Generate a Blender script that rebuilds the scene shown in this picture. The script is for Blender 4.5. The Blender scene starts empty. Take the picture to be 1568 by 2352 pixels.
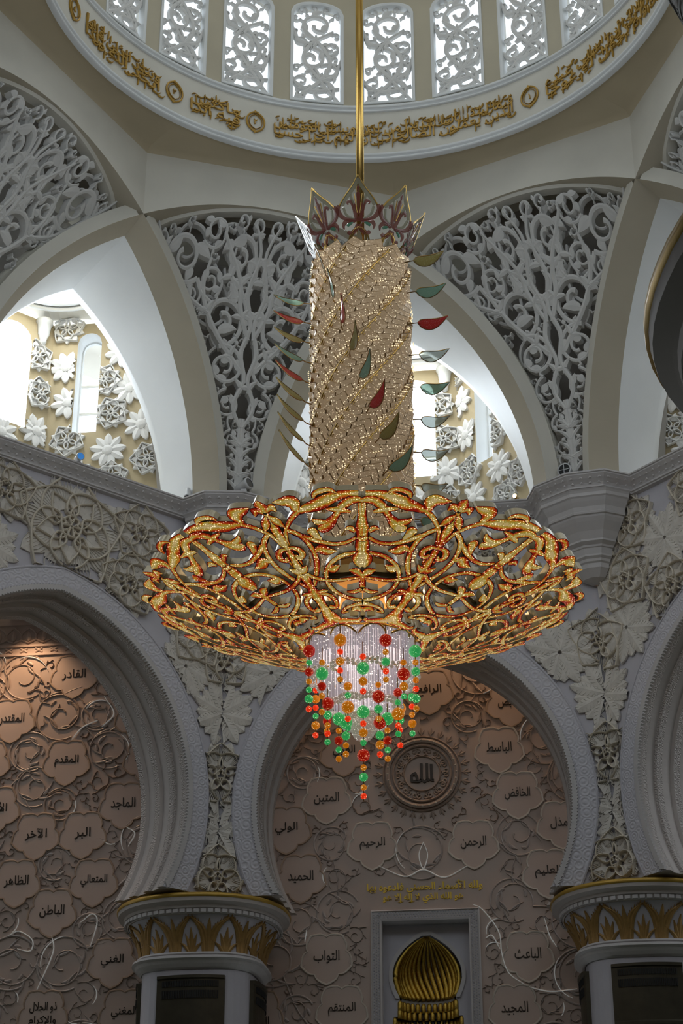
import bpy, math, random
import numpy as np
from mathutils import Matrix, Vector

SC = bpy.context.scene
COL = SC.collection
rad = math.radians

# ------------------------------------------------------------------ camera
CAM = np.array([3.95, -37.8, 1.6])
PITCH, YAW = rad(27.204), rad(6.69)          # looks up and a little to the left of the prayer wall's normal
fwd = Vector((-math.sin(YAW) * math.cos(PITCH), math.cos(YAW) * math.cos(PITCH), math.sin(PITCH)))
right = Vector((math.cos(YAW), math.sin(YAW), 0))
up = right.cross(fwd)
cd = bpy.data.cameras.new('camera')
cam = bpy.data.objects.new('camera', cd)
COL.objects.link(cam)
cam.matrix_world = Matrix(((right.x, up.x, -fwd.x, CAM[0]), (right.y, up.y, -fwd.y, CAM[1]),
                           (right.z, up.z, -fwd.z, CAM[2]), (0, 0, 0, 1)))
cd.sensor_fit = 'VERTICAL'
cd.sensor_height = 36.0
cd.lens = 4200.0 / 2352.0 * 36.0
cd.clip_start = 0.2
cd.clip_end = 400
SC.camera = cam

# ------------------------------------------------------------------ world, lights, exposure
SC.view_settings.view_transform = 'Standard'
SC.view_settings.look = 'None'
SC.view_settings.gamma = 1.0
SC.view_settings.exposure = 0.0
SC.view_settings.use_curve_mapping = False
SC.cycles.use_denoising = True
SC.cycles.adaptive_threshold = 0.05
SC.cycles.max_bounces = 7
SC.cycles.diffuse_bounces = 4
SC.cycles.glossy_bounces = 3
SC.cycles.transparent_max_bounces = 12
SC.cycles.transmission_bounces = 4
SC.cycles.caustics_reflective = False
SC.cycles.caustics_refractive = False
SC.cycles.sample_clamp_indirect = 4.0

W = bpy.data.worlds.new('sky')
SC.world = W
W.use_nodes = True
bg = W.node_tree.nodes['Background']
bg.inputs['Color'].default_value = (0.86, 0.93, 1.0, 1)
bg.inputs['Strength'].default_value = 2.6


def lamp(name, kind, loc, target, energy, color, size=1.0, size_y=None, spot=None, blend=0.5):
    d = bpy.data.lights.new(name, kind)
    d.energy = energy
    d.color = color
    if kind == 'AREA':
        d.size = size
        if size_y:
            d.shape = 'RECTANGLE'
            d.size_y = size_y
    else:
        d.shadow_soft_size = size
    if spot:
        d.spot_size = rad(spot)
        d.spot_blend = blend
    o = bpy.data.objects.new(name, d)
    COL.objects.link(o)
    o.location = loc
    v = Vector(target) - Vector(loc)
    o.rotation_euler = v.to_track_quat('-Z', 'Y').to_euler()
    return o


def az(k):
    a = rad(45 * k)
    return np.array([math.sin(a), math.cos(a)])


def tan_(k):
    a = rad(45 * k)
    return np.array([math.cos(a), -math.sin(a)])


# daylight that falls through the drum of the dome
lamp('dome_daylight', 'AREA', (0, 0, 49.0), (0, 0, 0), 450, (0.88, 0.95, 1.0), 11)
# daylight from the windowed chambers on the viewer's side of the octagon (like those in view)
for k_ in (-3, 3, 4, -2, 2):
    p_ = az(k_) * 14.3
    lamp('chamber_daylight', 'AREA', (p_[0], p_[1], 32.2), (-p_[0] * 0.3, -p_[1] * 0.3, 28), 340 if abs(k_) > 2 else 210, (0.80, 0.90, 1.0), 6.5, 6.0)
# daylight in the small domed chambers behind the star arches in view
for k_ in (-1, 0, 1):
    p_ = az(k_) * 16.6
    q_ = az(k_) * 16.2
    lamp('chamber_daylight', 'AREA', (p_[0], p_[1], 38.6), (q_[0], q_[1], 28), (620, 560, 220)[k_ + 1], (0.88, 0.95, 1.0), 2.6)
    p_ = az(k_) * 19.9
    lamp('window_daylight', 'AREA', (p_[0], p_[1], 34.0), (p_[0] * 0.5, p_[1] * 0.5, 32.5), (1150, 1000, 380)[k_ + 1], (0.88, 0.94, 1.0), 1.7, 4.2)
# warm cove lamps that wash the prayer wall from above
for x_ in (-15.6, -13.2, -3.0, 0.2, 3.2, 9.8):
    lamp('cove_lamp', 'SPOT', (x_, 16.75, 27.0), (x_ + 0.15, 18.2, 19.5), 500 if x_ < -10 else 220, (1.0, 0.62, 0.36), 0.12, spot=95, blend=0.9)

# ------------------------------------------------------------------ materials
def _mat(name):
    m = bpy.data.materials.new(name)
    m.use_nodes = True
    nt = m.node_tree
    return m, nt, nt.nodes['Principled BSDF']


def _set(b, **k):
    for n, v in k.items():
        n = n.replace('_', ' ')
        if n in b.inputs:
            b.inputs[n].default_value = v


def mat(name, col, rough=0.6, metal=0.0, var=0.08, scale=1.5, bump=0.0, bscale=20.0, emit=None, es=0.0, spec=0.5, col2=None):
    m, nt, b = _mat(name)
    _set(b, Roughness=rough, Metallic=metal, Specular_IOR_Level=spec)
    c = (*col, 1)
    b.inputs['Base Color'].default_value = c
    if var > 0 or col2:
        tc = nt.nodes.new('ShaderNodeTexCoord')
        n = nt.nodes.new('ShaderNodeTexNoise')
        n.inputs['Scale'].default_value = scale
        n.inputs['Detail'].default_value = 6
        r = nt.nodes.new('ShaderNodeValToRGB')
        lo = tuple(x * (1 - var) for x in col) if not col2 else col2
        hi = tuple(min(1, x * (1 + var)) for x in col) if not col2 else col
        r.color_ramp.elements[0].position = 0.3
        r.color_ramp.elements[1].position = 0.7
        r.color_ramp.elements[0].color = (*lo, 1)
        r.color_ramp.elements[1].color = (*hi, 1)
        nt.links.new(tc.outputs['Object'], n.inputs['Vector'])
        nt.links.new(n.outputs['Fac'], r.inputs['Fac'])
        nt.links.new(r.outputs['Color'], b.inputs['Base Color'])
    if bump > 0:
        tc2 = nt.nodes.new('ShaderNodeTexCoord')
        n2 = nt.nodes.new('ShaderNodeTexNoise')
        n2.inputs['Scale'].default_value = bscale
        n2.inputs['Detail'].default_value = 4
        bp = nt.nodes.new('ShaderNodeBump')
        bp.inputs['Strength'].default_value = bump
        bp.inputs['Distance'].default_value = 0.05
        nt.links.new(tc2.outputs['Object'], n2.inputs['Vector'])
        nt.links.new(n2.outputs['Fac'], bp.inputs['Height'])
        nt.links.new(bp.outputs['Normal'], b.inputs['Normal'])
    if emit:
        b.inputs['Emission Color'].default_value = (*emit, 1)
        b.inputs['Emission Strength'].default_value = es
    return m


def mat_carved(name, col, scale=3.0, strength=0.6, rough=0.6, dist=0.06):
    """stone with a repeating low relief of rings and lobes (fine carving)"""
    m, nt, b = _mat(name)
    _set(b, Roughness=rough)
    tc = nt.nodes.new('ShaderNodeTexCoord')
    v = nt.nodes.new('ShaderNodeTexVoronoi')
    v.inputs['Scale'].default_value = scale
    v.inputs['Randomness'].default_value = 0.25
    w = nt.nodes.new('ShaderNodeMath'); w.operation = 'MULTIPLY'; w.inputs[1].default_value = 26.0
    s = nt.nodes.new('ShaderNodeMath'); s.operation = 'SINE'
    n = nt.nodes.new('ShaderNodeTexNoise'); n.inputs['Scale'].default_value = scale * 6
    a = nt.nodes.new('ShaderNodeMath'); a.operation = 'ADD'
    bp = nt.nodes.new('ShaderNodeBump'); bp.inputs['Strength'].default_value = strength
    bp.inputs['Distance'].default_value = dist
    L = nt.links.new
    L(tc.outputs['Object'], v.inputs['Vector']); L(tc.outputs['Object'], n.inputs['Vector'])
    L(v.outputs['Distance'], w.inputs[0]); L(w.outputs[0], s.inputs[0])
    L(s.outputs[0], a.inputs[0]); L(n.outputs['Fac'], a.inputs[1])
    L(a.outputs[0], bp.inputs['Height']); L(bp.outputs['Normal'], b.inputs['Normal'])
    b.inputs['Base Color'].default_value = (*col, 1)
    return m


def mat_glass(name, col, alpha, rough=0.1, emit=0.0, sparkle=0.0):
    m, nt, b = _mat(name)
    out = nt.nodes['Material Output']
    _set(b, Roughness=rough, Specular_IOR_Level=0.6)
    b.inputs['Base Color'].default_value = (*col, 1)
    if emit:
        b.inputs['Emission Color'].default_value = (*col, 1)
        b.inputs['Emission Strength'].default_value = emit
    t = nt.nodes.new('ShaderNodeBsdfTransparent')
    t.inputs['Color'].default_value = (*[0.35 + 0.65 * x for x in col], 1)
    mx = nt.nodes.new('ShaderNodeMixShader')
    mx.inputs['Fac'].default_value = alpha
    L = nt.links.new
    L(t.outputs[0], mx.inputs[1]); L(b.outputs[0], mx.inputs[2]); L(mx.outputs[0], out.inputs['Surface'])
    if sparkle:
        tc = nt.nodes.new('ShaderNodeTexCoord')
        v = nt.nodes.new('ShaderNodeTexVoronoi'); v.inputs['Scale'].default_value = sparkle
        r = nt.nodes.new('ShaderNodeValToRGB')
        r.color_ramp.elements[0].position = 0.0; r.color_ramp.elements[0].color = (1, 1, 0.9, 1)
        r.color_ramp.elements[1].position = 0.22; r.color_ramp.elements[1].color = (*col, 1)
        L(tc.outputs['Object'], v.inputs['Vector']); L(v.outputs['Distance'], r.inputs['Fac'])
        L(r.outputs['Color'], b.inputs['Base Color'])
        if emit:
            L(r.outputs['Color'], b.inputs['Emission Color'])
    return m


def mat_jewel():
    """crystal-set face of the basket: gold-white in the middle, amber then red towards the edges, tiny lit stones"""
    m, nt, b = _mat('jewel_face')
    _set(b, Roughness=0.28, Metallic=0.35)
    L = nt.links.new
    at = nt.nodes.new('ShaderNodeAttribute'); at.attribute_name = 'across'
    tc = nt.nodes.new('ShaderNodeTexCoord')
    n = nt.nodes.new('ShaderNodeTexNoise'); n.inputs['Scale'].default_value = 2.3; n.inputs['Detail'].default_value = 3
    f = nt.nodes.new('ShaderNodeTexNoise'); f.inputs['Scale'].default_value = 30.0; f.inputs['Detail'].default_value = 2
    a1 = nt.nodes.new('ShaderNodeMath'); a1.operation = 'MULTIPLY_ADD'; a1.inputs[1].default_value = 2.7; a1.inputs[2].default_value = -1.40
    a2 = nt.nodes.new('ShaderNodeMath'); a2.operation = 'ADD'
    a3 = nt.nodes.new('ShaderNodeMath'); a3.operation = 'MULTIPLY_ADD'; a3.inputs[1].default_value = 1.1; a3.inputs[2].default_value = -0.5
    a4 = nt.nodes.new('ShaderNodeMath'); a4.operation = 'ADD'
    r = nt.nodes.new('ShaderNodeValToRGB')
    e = r.color_ramp.elements
    e[0].position = 0.02; e[0].color = (0.40, 0.012, 0.004, 1)
    e[1].position = 1.0; e[1].color = (0.85, 0.62, 0.26, 1)
    for p, c in ((0.22, (0.66, 0.07, 0.008, 1)), (0.42, (0.78, 0.24, 0.016, 1)), (0.62, (0.74, 0.40, 0.035, 1)), (0.80, (0.50, 0.42, 0.07, 1)), (0.9, (0.72, 0.52, 0.14, 1))):
        x = e.new(p); x.color = c
    L(tc.outputs['Object'], n.inputs['Vector']); L(tc.outputs['Object'], f.inputs['Vector'])
    L(n.outputs['Fac'], a1.inputs[0]); L(at.outputs['Fac'], a2.inputs[0]); L(a1.outputs[0], a2.inputs[1])
    L(f.outputs['Fac'], a3.inputs[0]); L(a3.outputs[0], a4.inputs[1]); L(a2.outputs[0], a4.inputs[0])
    L(a4.outputs[0], r.inputs['Fac'])
    v = nt.nodes.new('ShaderNodeTexVoronoi'); v.inputs['Scale'].default_value = 19.0; v.inputs['Randomness'].default_value = 0.55
    vr = nt.nodes.new('ShaderNodeValToRGB')
    vr.color_ramp.elements[0].position = 0.16; vr.color_ramp.elements[0].color = (1, 1, 1, 1)
    vr.color_ramp.elements[1].position = 0.34; vr.color_ramp.elements[1].color = (0, 0, 0, 1)
    L(tc.outputs['Object'], v.inputs['Vector']); L(v.outputs['Distance'], vr.inputs['Fac'])
    mx = nt.nodes.new('ShaderNodeMix'); mx.data_type = 'RGBA'
    mx.inputs['B'].default_value = (1.0, 0.86, 0.55, 1)
    h = nt.nodes.new('ShaderNodeMath'); h.operation = 'MULTIPLY'; h.inputs[1].default_value = 0.6
    L(vr.outputs['Color'], h.inputs[0])
    L(h.outputs[0], mx.inputs['Factor']); L(r.outputs['Color'], mx.inputs['A'])
    L(mx.outputs['Result'], b.inputs['Base Color']); L(mx.outputs['Result'], b.inputs['Emission Color'])
    es = nt.nodes.new('ShaderNodeMath'); es.operation = 'MULTIPLY_ADD'; es.inputs[1].default_value = 1.2; es.inputs[2].default_value = 0.40
    L(vr.outputs['Color'], es.inputs[0]); L(es.outputs[0], b.inputs['Emission Strength'])
    bp = nt.nodes.new('ShaderNodeBump'); bp.inputs['Strength'].default_value = 0.5; bp.inputs['Distance'].default_value = 0.01
    L(v.outputs['Distance'], bp.inputs['Height']); L(bp.outputs['Normal'], b.inputs['Normal'])
    return m


def mat_glitter(name, base, hot, scale, th=0.2, es=1.0, rough=0.35, metal=0.2, fill=0.12):
    """crystal paving: small stones, some of them lit by the lamps behind"""
    m, nt, b = _mat(name)
    _set(b, Roughness=rough, Metallic=metal)
    L = nt.links.new
    tc = nt.nodes.new('ShaderNodeTexCoord')
    v = nt.nodes.new('ShaderNodeTexVoronoi'); v.inputs['Scale'].default_value = scale
    r = nt.nodes.new('ShaderNodeValToRGB')
    r.color_ramp.elements[0].position = 0.6; r.color_ramp.elements[0].color = (0, 0, 0, 1)
    r.color_ramp.elements[1].position = 0.98; r.color_ramp.elements[1].color = (1, 1, 1, 1)
    sx = nt.nodes.new('ShaderNodeSeparateColor')
    d = nt.nodes.new('ShaderNodeMath'); d.operation = 'LESS_THAN'; d.inputs[1].default_value = th + 0.12
    mu = nt.nodes.new('ShaderNodeMath'); mu.operation = 'MULTIPLY'
    L(tc.outputs['Object'], v.inputs['Vector']); L(v.outputs['Color'], sx.inputs[0]); L(sx.outputs[0], r.inputs['Fac'])
    L(v.outputs['Distance'], d.inputs[0]); L(d.outputs[0], mu.inputs[0]); L(r.outputs['Color'], mu.inputs[1])
    mx = nt.nodes.new('ShaderNodeMix'); mx.data_type = 'RGBA'
    mx.inputs['A'].default_value = (*base, 1); mx.inputs['B'].default_value = (*hot, 1)
    L(mu.outputs[0], mx.inputs['Factor'])
    L(mx.outputs['Result'], b.inputs['Base Color']); L(mx.outputs['Result'], b.inputs['Emission Color'])
    e = nt.nodes.new('ShaderNodeMath'); e.operation = 'MULTIPLY_ADD'; e.inputs[1].default_value = es; e.inputs[2].default_value = fill
    L(mu.outputs[0], e.inputs[0]); L(e.outputs[0], b.inputs['Emission Strength'])
    bp = nt.nodes.new('ShaderNodeBump'); bp.inputs['Strength'].default_value = 0.4; bp.inputs['Distance'].default_value = 0.01
    L(v.outputs['Distance'], bp.inputs['Height']); L(bp.outputs['Normal'], b.inputs['Normal'])
    return m


M = {}
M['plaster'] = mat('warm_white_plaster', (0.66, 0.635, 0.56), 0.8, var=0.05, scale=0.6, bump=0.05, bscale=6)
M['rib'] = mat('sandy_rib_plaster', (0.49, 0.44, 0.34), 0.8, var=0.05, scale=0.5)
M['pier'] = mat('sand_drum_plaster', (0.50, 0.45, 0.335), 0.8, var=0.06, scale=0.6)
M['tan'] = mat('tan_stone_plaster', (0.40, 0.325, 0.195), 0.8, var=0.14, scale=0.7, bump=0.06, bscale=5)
M['white'] = mat('smooth_white_marble', (0.74, 0.755, 0.75), 0.55, var=0.06, scale=0.35)
M['gypsum'] = mat('carved_white_gypsum', (0.70, 0.69, 0.665), 0.75, var=0.05, scale=2)
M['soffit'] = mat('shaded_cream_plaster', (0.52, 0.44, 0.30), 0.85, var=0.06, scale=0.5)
M['wall'] = mat('grey_white_marble', (0.53, 0.515, 0.56), 0.6, var=0.06, scale=0.8)
M['cornice'] = mat('grey_marble_moulding', (0.57, 0.545, 0.54), 0.6, var=0.05, scale=1.2)
M['band'] = mat_carved('carved_marble_band', (0.60, 0.585, 0.63), 3.2, 0.3)
M['reveal'] = mat('rosy_marble_moulding', (0.50, 0.455, 0.43), 0.6, var=0.06, scale=1.0)
M['reveal_carved'] = mat_carved('rosy_carved_moulding', (0.52, 0.475, 0.45), 5, 0.5)
M['relief'] = mat('ivory_marble_inlay', (0.64, 0.60, 0.545), 0.6, var=0.10, scale=4)
M['relief_rim'] = mat('cream_inlay_rim', (0.66, 0.595, 0.49), 0.55, var=0.05)
M['qibla'] = mat('honed_beige_marble', (0.51, 0.405, 0.345), 0.5, var=0.07, scale=0.8)
M['panel'] = mat('pale_beige_marble_panel', (0.55, 0.435, 0.37), 0.5, var=0.05, scale=0.8)
M['panel_rim'] = mat('pale_marble_rim', (0.58, 0.52, 0.45), 0.4, var=0.04)
M['panel_rim_brown'] = mat('taupe_marble_rim', (0.40, 0.29, 0.21), 0.45, var=0.04)
M['vine'] = mat('taupe_marble_vine', (0.36, 0.27, 0.215), 0.45, var=0.10, scale=2)
M['vine_grey'] = mat('grey_marble_vine', (0.42, 0.36, 0.33), 0.35, var=0.10, scale=2)
M['fibre'] = mat('lit_fibre_vine', (0.70, 0.70, 0.66), 0.25, var=0, emit=(0.80, 0.82, 0.82), es=0.11)
M['ink'] = mat('dark_bronze_letters', (0.035, 0.025, 0.018), 0.4, var=0, metal=0.4)
M['goldleaf'] = mat('matt_gold_letters', (0.46, 0.27, 0.045), 0.42, metal=0.25, var=0.12, scale=6)
M['rimgold'] = mat('gilded_rim', (0.50, 0.31, 0.05), 0.35, metal=0.3, var=0.08, scale=3)
M['goldtext'] = mat('gold_letters', (0.80, 0.56, 0.06), 0.4, metal=0.1, var=0.05)
M['side'] = mat('brushed_gold_side', (0.46, 0.37, 0.22), 0.28, metal=0.2, var=0.08, scale=5)
M['gold'] = mat('polished_gold', (0.62, 0.40, 0.12), 0.22, metal=1.0, var=0.05, scale=4)
M['gold_dark'] = mat('bronze_gold_edge', (0.30, 0.19, 0.07), 0.35, metal=0.9, var=0.05, scale=4)
M['mosaic'] = mat('gold_mosaic', (0.60, 0.40, 0.08), 0.25, metal=1.0, var=0.2, scale=14, bump=0.3, bscale=60)
M['palmgold'] = mat('antique_gold_palm', (0.33, 0.195, 0.06), 0.5, metal=0.3, var=0.15, scale=5)
M['lip'] = mat('black_bronze_lip', (0.02, 0.012, 0.006), 0.35, metal=0.6, var=0)
M['plate'] = mat_glitter('champagne_crystal_plate', (0.46, 0.33, 0.20), (1.0, 0.84, 0.58), 30.0, 0.22, 1.0, fill=0.26)
M['plate_edge'] = mat('brown_brass_edge', (0.26, 0.16, 0.07), 0.3, metal=0.7, var=0)
M['core'] = mat('amber_lit_core', (0.22, 0.11, 0.03), 0.5, var=0, emit=(1.0, 0.5, 0.12), es=0.06)
M['led'] = mat('lit_crystal_bulb', (1, 0.9, 0.7), 0.3, var=0, emit=(1.0, 0.80, 0.46), es=0.95)
M['crystal'] = mat_glitter('clear_crystal_strand', (0.50, 0.46, 0.50), (1.0, 0.93, 0.80), 24.0, 0.22, 1.6, rough=0.12, metal=0.0, fill=0.34)
M['crystal_ball'] = mat_glitter('clear_crystal_drop', (0.55, 0.50, 0.44), (1.0, 0.95, 0.82), 40.0, 0.2, 1.4, rough=0.1, metal=0.0, fill=0.22)
M['red'] = mat_glass('red_leaf_glass', (0.42, 0.03, 0.025), 0.85, 0.15, 0.05, sparkle=60)
M['green'] = mat_glass('sea_green_leaf_glass', (0.23, 0.38, 0.28), 0.66, 0.15, 0.03, sparkle=60)
M['olive'] = mat_glass('olive_leaf_glass', (0.30, 0.25, 0.08), 0.75, 0.15, 0.04, sparkle=60)
M['clear'] = mat_glass('clear_leaf_glass', (0.55, 0.60, 0.55), 0.40, 0.15, 0.0, sparkle=60)
M['crown_red'] = mat_glass('crown_rose_glass', (0.20, 0.055, 0.04), 0.7, 0.15, 0.0)
M['crown_pale'] = mat_glass('crown_pale_glass', (0.30, 0.28, 0.19), 0.6, 0.12, 0.0)
M['crown_glint'] = mat('white_glint_crown_glass', (0.9, 0.92, 0.92), 0.3, var=0)  # white put into the colour for the sun glint on one crown leaf
M['crown_green'] = mat_glass('crown_green_glass', (0.06, 0.20, 0.12), 0.8, 0.1, 0.0)
M['bead_red'] = mat_glitter('lit_red_bead', (0.62, 0.012, 0.004), (1.0, 0.40, 0.2), 42, 0.2, 1.5, rough=0.06, metal=0, fill=0.26)
M['bead_redhot'] = mat_glitter('bright_red_bead', (0.95, 0.035, 0.006), (1.0, 0.6, 0.3), 45, 0.2, 1.2, rough=0.06, metal=0, fill=0.62)
M['bead_green'] = mat_glitter('lit_green_bead', (0.04, 0.52, 0.13), (0.7, 1.0, 0.6), 42, 0.2, 1.5, rough=0.06, metal=0, fill=0.42)
M['bead_amber'] = mat_glitter('lit_amber_bead', (0.80, 0.24, 0.006), (1.0, 0.85, 0.4), 42, 0.2, 1.5, rough=0.06, metal=0, fill=0.36)
M['jewel'] = mat_jewel()
M['bronze'] = mat('dark_bronze_grille', (0.055, 0.046, 0.028), 0.5, metal=0.5, var=0.15, scale=3)
M['dark'] = mat('shadow_slot', (0.01, 0.01, 0.01), 0.8, var=0)
M['metal_grey'] = mat('painted_lamp_metal', (0.62, 0.63, 0.64), 0.4, var=0.03)
M['black'] = mat('black_lens', (0.015, 0.016, 0.02), 0.15, var=0)
M['blue'] = mat('blue_lens', (0.03, 0.16, 0.42), 0.1, var=0, emit=(0.05, 0.25, 0.7), es=0.5)
M['warm'] = mat('lit_lamp_face', (1, 0.85, 0.6), 0.3, var=0, emit=(1.0, 0.75, 0.45), es=4)
M['sash'] = mat('pale_window_bar', (0.62, 0.60, 0.52), 0.5, var=0)
M['pane'] = mat_glass('drum_window_glass', (0.55, 0.60, 0.64), 0.22, 0.05)
M['pane_clear'] = mat_glass('chamber_window_glass', (0.85, 0.9, 0.95), 0.08, 0.05)
M['frosted'] = mat_glass('opal_window_glass', (0.85, 0.92, 0.97), 0.45, 0.3)
M['carpet'] = mat('green_carpet', (0.13, 0.15, 0.12), 0.95, var=0.2, scale=0.5)
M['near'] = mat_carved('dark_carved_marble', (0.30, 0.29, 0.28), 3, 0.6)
M['daypane'] = mat('opal_lit_pane', (0.9, 0.95, 1.0), 0.3, var=0, emit=(0.9, 0.96, 1.0), es=1.6)
M['lampdrum'] = mat('lit_tier_drum', (0.8, 0.72, 0.75), 0.5, var=0, emit=(1.0, 0.88, 0.85), es=0.6)
M['hall'] = mat('hall_plaster', (0.45, 0.42, 0.38), 0.8, var=0.05)


# ------------------------------------------------------------------ mesh collector
class MB:
    def __init__(s):
        s.v = []; s.n = 0; s.q = []; s.ng = []; s.att = []; s.has_att = False

    def add(s, v, quads=None, mats=0, ngons=None, att=None):
        v = np.asarray(v, float).reshape(-1, 3)
        if quads is not None and len(quads):
            quads = np.asarray(quads, int)
            m = np.full(len(quads), mats) if np.isscalar(mats) else np.asarray(mats)
            s.q.append((quads + s.n, m))
        for g in (ngons or []):
            s.ng.append(([i + s.n for i in g[0]], g[1]))
        s.v.append(v)
        if att is not None:
            s.has_att = True
        s.att.append(np.zeros(len(v)) if att is None else np.asarray(att, float))
        s.n += len(v)
        return s

    def grid(s, P, mat=0, closeu=False, closev=False):
        """P (nu,nv,3) -> quad surface"""
        P = np.asarray(P, float)
        nu, nv = P.shape[:2]
        i = np.arange(nu if closeu else nu - 1)
        j = np.arange(nv if closev else nv - 1)
        I, J = np.meshgrid(i, j, indexing='ij')
        I2, J2 = (I + 1) % nu, (J + 1) % nv
        q = np.stack([I * nv + J, I2 * nv + J, I2 * nv + J2, I * nv + J2], -1).reshape(-1, 4)
        m = mat if np.isscalar(mat) else np.asarray(mat)[J.reshape(-1)]
        return s.add(P.reshape(-1, 3), q, m)

    def poly(s, pts, mat=0):
        return s.add(pts, None, 0, [(list(range(len(pts))), mat)])

    def box(s, c, sx, sy, sz, mat=0, ax=None):
        ax = np.eye(3) if ax is None else np.asarray(ax, float)
        k = np.array([[x, y, z] for x in (-.5, .5) for y in (-.5, .5) for z in (-.5, .5)]) * (sx, sy, sz)
        q = [(0, 1, 3, 2), (4, 6, 7, 5), (0, 4, 5, 1), (2, 3, 7, 6), (0, 2, 6, 4), (1, 5, 7, 3)]
        return s.add(np.asarray(c) + k @ ax, q, mat)

    def tube(s, pts, r, n=8, mat=0, caps=True):
        pts = np.asarray(pts, float)
        r = np.full(len(pts), r) if np.isscalar(r) else np.asarray(r, float)
        t = np.gradient(pts, axis=0)
        t /= np.linalg.norm(t, axis=1)[:, None] + 1e-9
        ref = np.array([0, 0, 1.0]) if abs(t[0][2]) < .9 else np.array([1.0, 0, 0])
        u = np.cross(t, ref); u /= np.linalg.norm(u, axis=1)[:, None] + 1e-9
        w = np.cross(t, u)
        a = np.linspace(0, 2 * np.pi, n, endpoint=False)
        P = pts[:, None, :] + r[:, None, None] * (np.cos(a)[None, :, None] * u[:, None, :] + np.sin(a)[None, :, None] * w[:, None, :])
        b = s.n
        s.grid(P, mat, closev=True)
        if caps:
            s.ng.append(([b + i for i in range(n)], mat))
            s.ng.append(([b + (len(pts) - 1) * n + i for i in range(n)], mat))
        return s

    def lathe(s, prof, c=(0, 0, 0), n=24, mat=0, a0=0, a1=2 * math.pi, lob=None):
        """prof [(r,z)], about the vertical through c; lob(theta)->radius factor"""
        prof = np.asarray(prof, float)
        full = abs(a1 - a0 - 2 * math.pi) < 1e-6
        a = np.linspace(a0, a1, n, endpoint=not full)
        f = np.ones(n) if lob is None else lob(a)
        P = np.stack([c[0] + prof[:, 0, None] * (np.sin(a) * f)[None], c[1] + prof[:, 0, None] * (np.cos(a) * f)[None],
                      c[2] + prof[:, 1, None] + 0 * a[None]], -1)
        m = mat if np.isscalar(mat) else mat
        if not np.isscalar(m):
            P = P.transpose(1, 0, 2)
            return s.grid(P, m, closeu=full)
        return s.grid(P, m, closev=full)

    def ball(s, c, r, mat=0, nu=12, nv=7, sq=1.0):
        a = np.linspace(0, np.pi, nv)
        prof = np.stack([np.sin(a) * r, -np.cos(a) * r * sq], -1)
        return s.lathe(prof, c, nu, mat)

    def build(s, name, mats, parent=None, smooth=False):
        me = bpy.data.meshes.new(name)
        if s.n:
            v = np.concatenate(s.v)
            lo, tot, mi = [], [], []
            for q, m in s.q:
                lo.append(q.reshape(-1)); tot.append(np.full(len(q), q.shape[1])); mi.append(m)
            for g, m in s.ng:
                lo.append(np.array(g)); tot.append(np.array([len(g)])); mi.append(np.array([m]))
            lo = np.concatenate(lo); tot = np.concatenate(tot); mi = np.concatenate(mi)
            me.vertices.add(len(v)); me.vertices.foreach_set('co', v.astype(np.float32).reshape(-1))
            me.loops.add(len(lo)); me.loops.foreach_set('vertex_index', lo.astype(np.int32))
            me.polygons.add(len(tot))
            me.polygons.foreach_set('loop_start', np.concatenate([[0], np.cumsum(tot)[:-1]]).astype(np.int32))
            me.polygons.foreach_set('material_index', mi.astype(np.int32))
            me.polygons.foreach_set('use_smooth', np.full(len(tot), bool(smooth)))
            if s.has_att:
                a = me.attributes.new('across', 'FLOAT', 'POINT')
                a.data.foreach_set('value', np.concatenate(s.att).astype(np.float32))
            me.update(calc_edges=True)
        for m in (mats if isinstance(mats, (list, tuple)) else [mats]):
            me.materials.append(M[m])
        return link(name, me, parent)


def link(name, data, parent=None):
    o = bpy.data.objects.new(name, data)
    COL.objects.link(o)
    if parent is not None:
        o.parent = parent
    return o


def at(o, loc=(0, 0, 0), rot=None):
    o.location = loc
    if rot is not None:
        o.rotation_euler = rot
    return o


def struct(o):
    o['kind'] = 'structure'
    return o


def tag(o, label, cat, group=None):
    o['label'] = label
    o['category'] = cat
    if group:
        o['group'] = group
    return o


def empty(name, loc=(0, 0, 0), rot=(0, 0, 0), parent=None):
    o = bpy.data.objects.new(name, None)
    COL.objects.link(o)
    o.location = loc
    o.rotation_euler = rot
    if parent is not None:
        o.parent = parent
    return o


def clipped(me, m4, keep_fn, name, mats, parent):
    """copy of a mesh placed by m4 without the faces that keep_fn (world points -> bool) rejects"""
    v = np.array([q.co[:] for q in me.vertices])
    R_ = np.array(m4.to_3x3()); t_ = np.array(m4.translation)
    ok = keep_fn(v @ R_.T + t_)
    mb = MB()
    mb.add(v, None, 0, [(list(q.vertices), q.material_index) for q in me.polygons if ok[list(q.vertices)].all()])
    o = mb.build(name, mats, parent)
    o.matrix_world = m4
    return o


# ------------------------------------------------------------------ 2-D strokes
def smooth(ctrl, n=24):
    """Catmull-Rom through control points with k columns (x, y, w ...)"""
    c = np.asarray(ctrl, float)
    if len(c) == 2:
        t = np.linspace(0, 1, n)[:, None]
        return c[0] * (1 - t) + c[1] * t
    p = np.vstack([2 * c[0] - c[1], c, 2 * c[-1] - c[-2]])
    seg = len(c) - 1
    t = np.linspace(0, seg, n)
    i = np.minimum(t.astype(int), seg - 1)
    f = (t - i)[:, None]
    a, b, d, e = p[i], p[i + 1], p[i + 2], p[i + 3]
    return 0.5 * (2 * b + (d - a) * f + (2 * a - 5 * b + 4 * d - e) * f ** 2 + (3 * b - a - 3 * d + e) * f ** 3)


def spiral(cx, cy, r0, a0, turns, sg, n=36, r1=0.22):
    t = np.linspace(0, 1, n)
    a = a0 + sg * 2 * np.pi * turns * t
    r = r0 * (1 - (1 - r1) * t ** 0.85)
    return np.stack([cx + r * np.cos(a), cy + r * np.sin(a)], -1)


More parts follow.
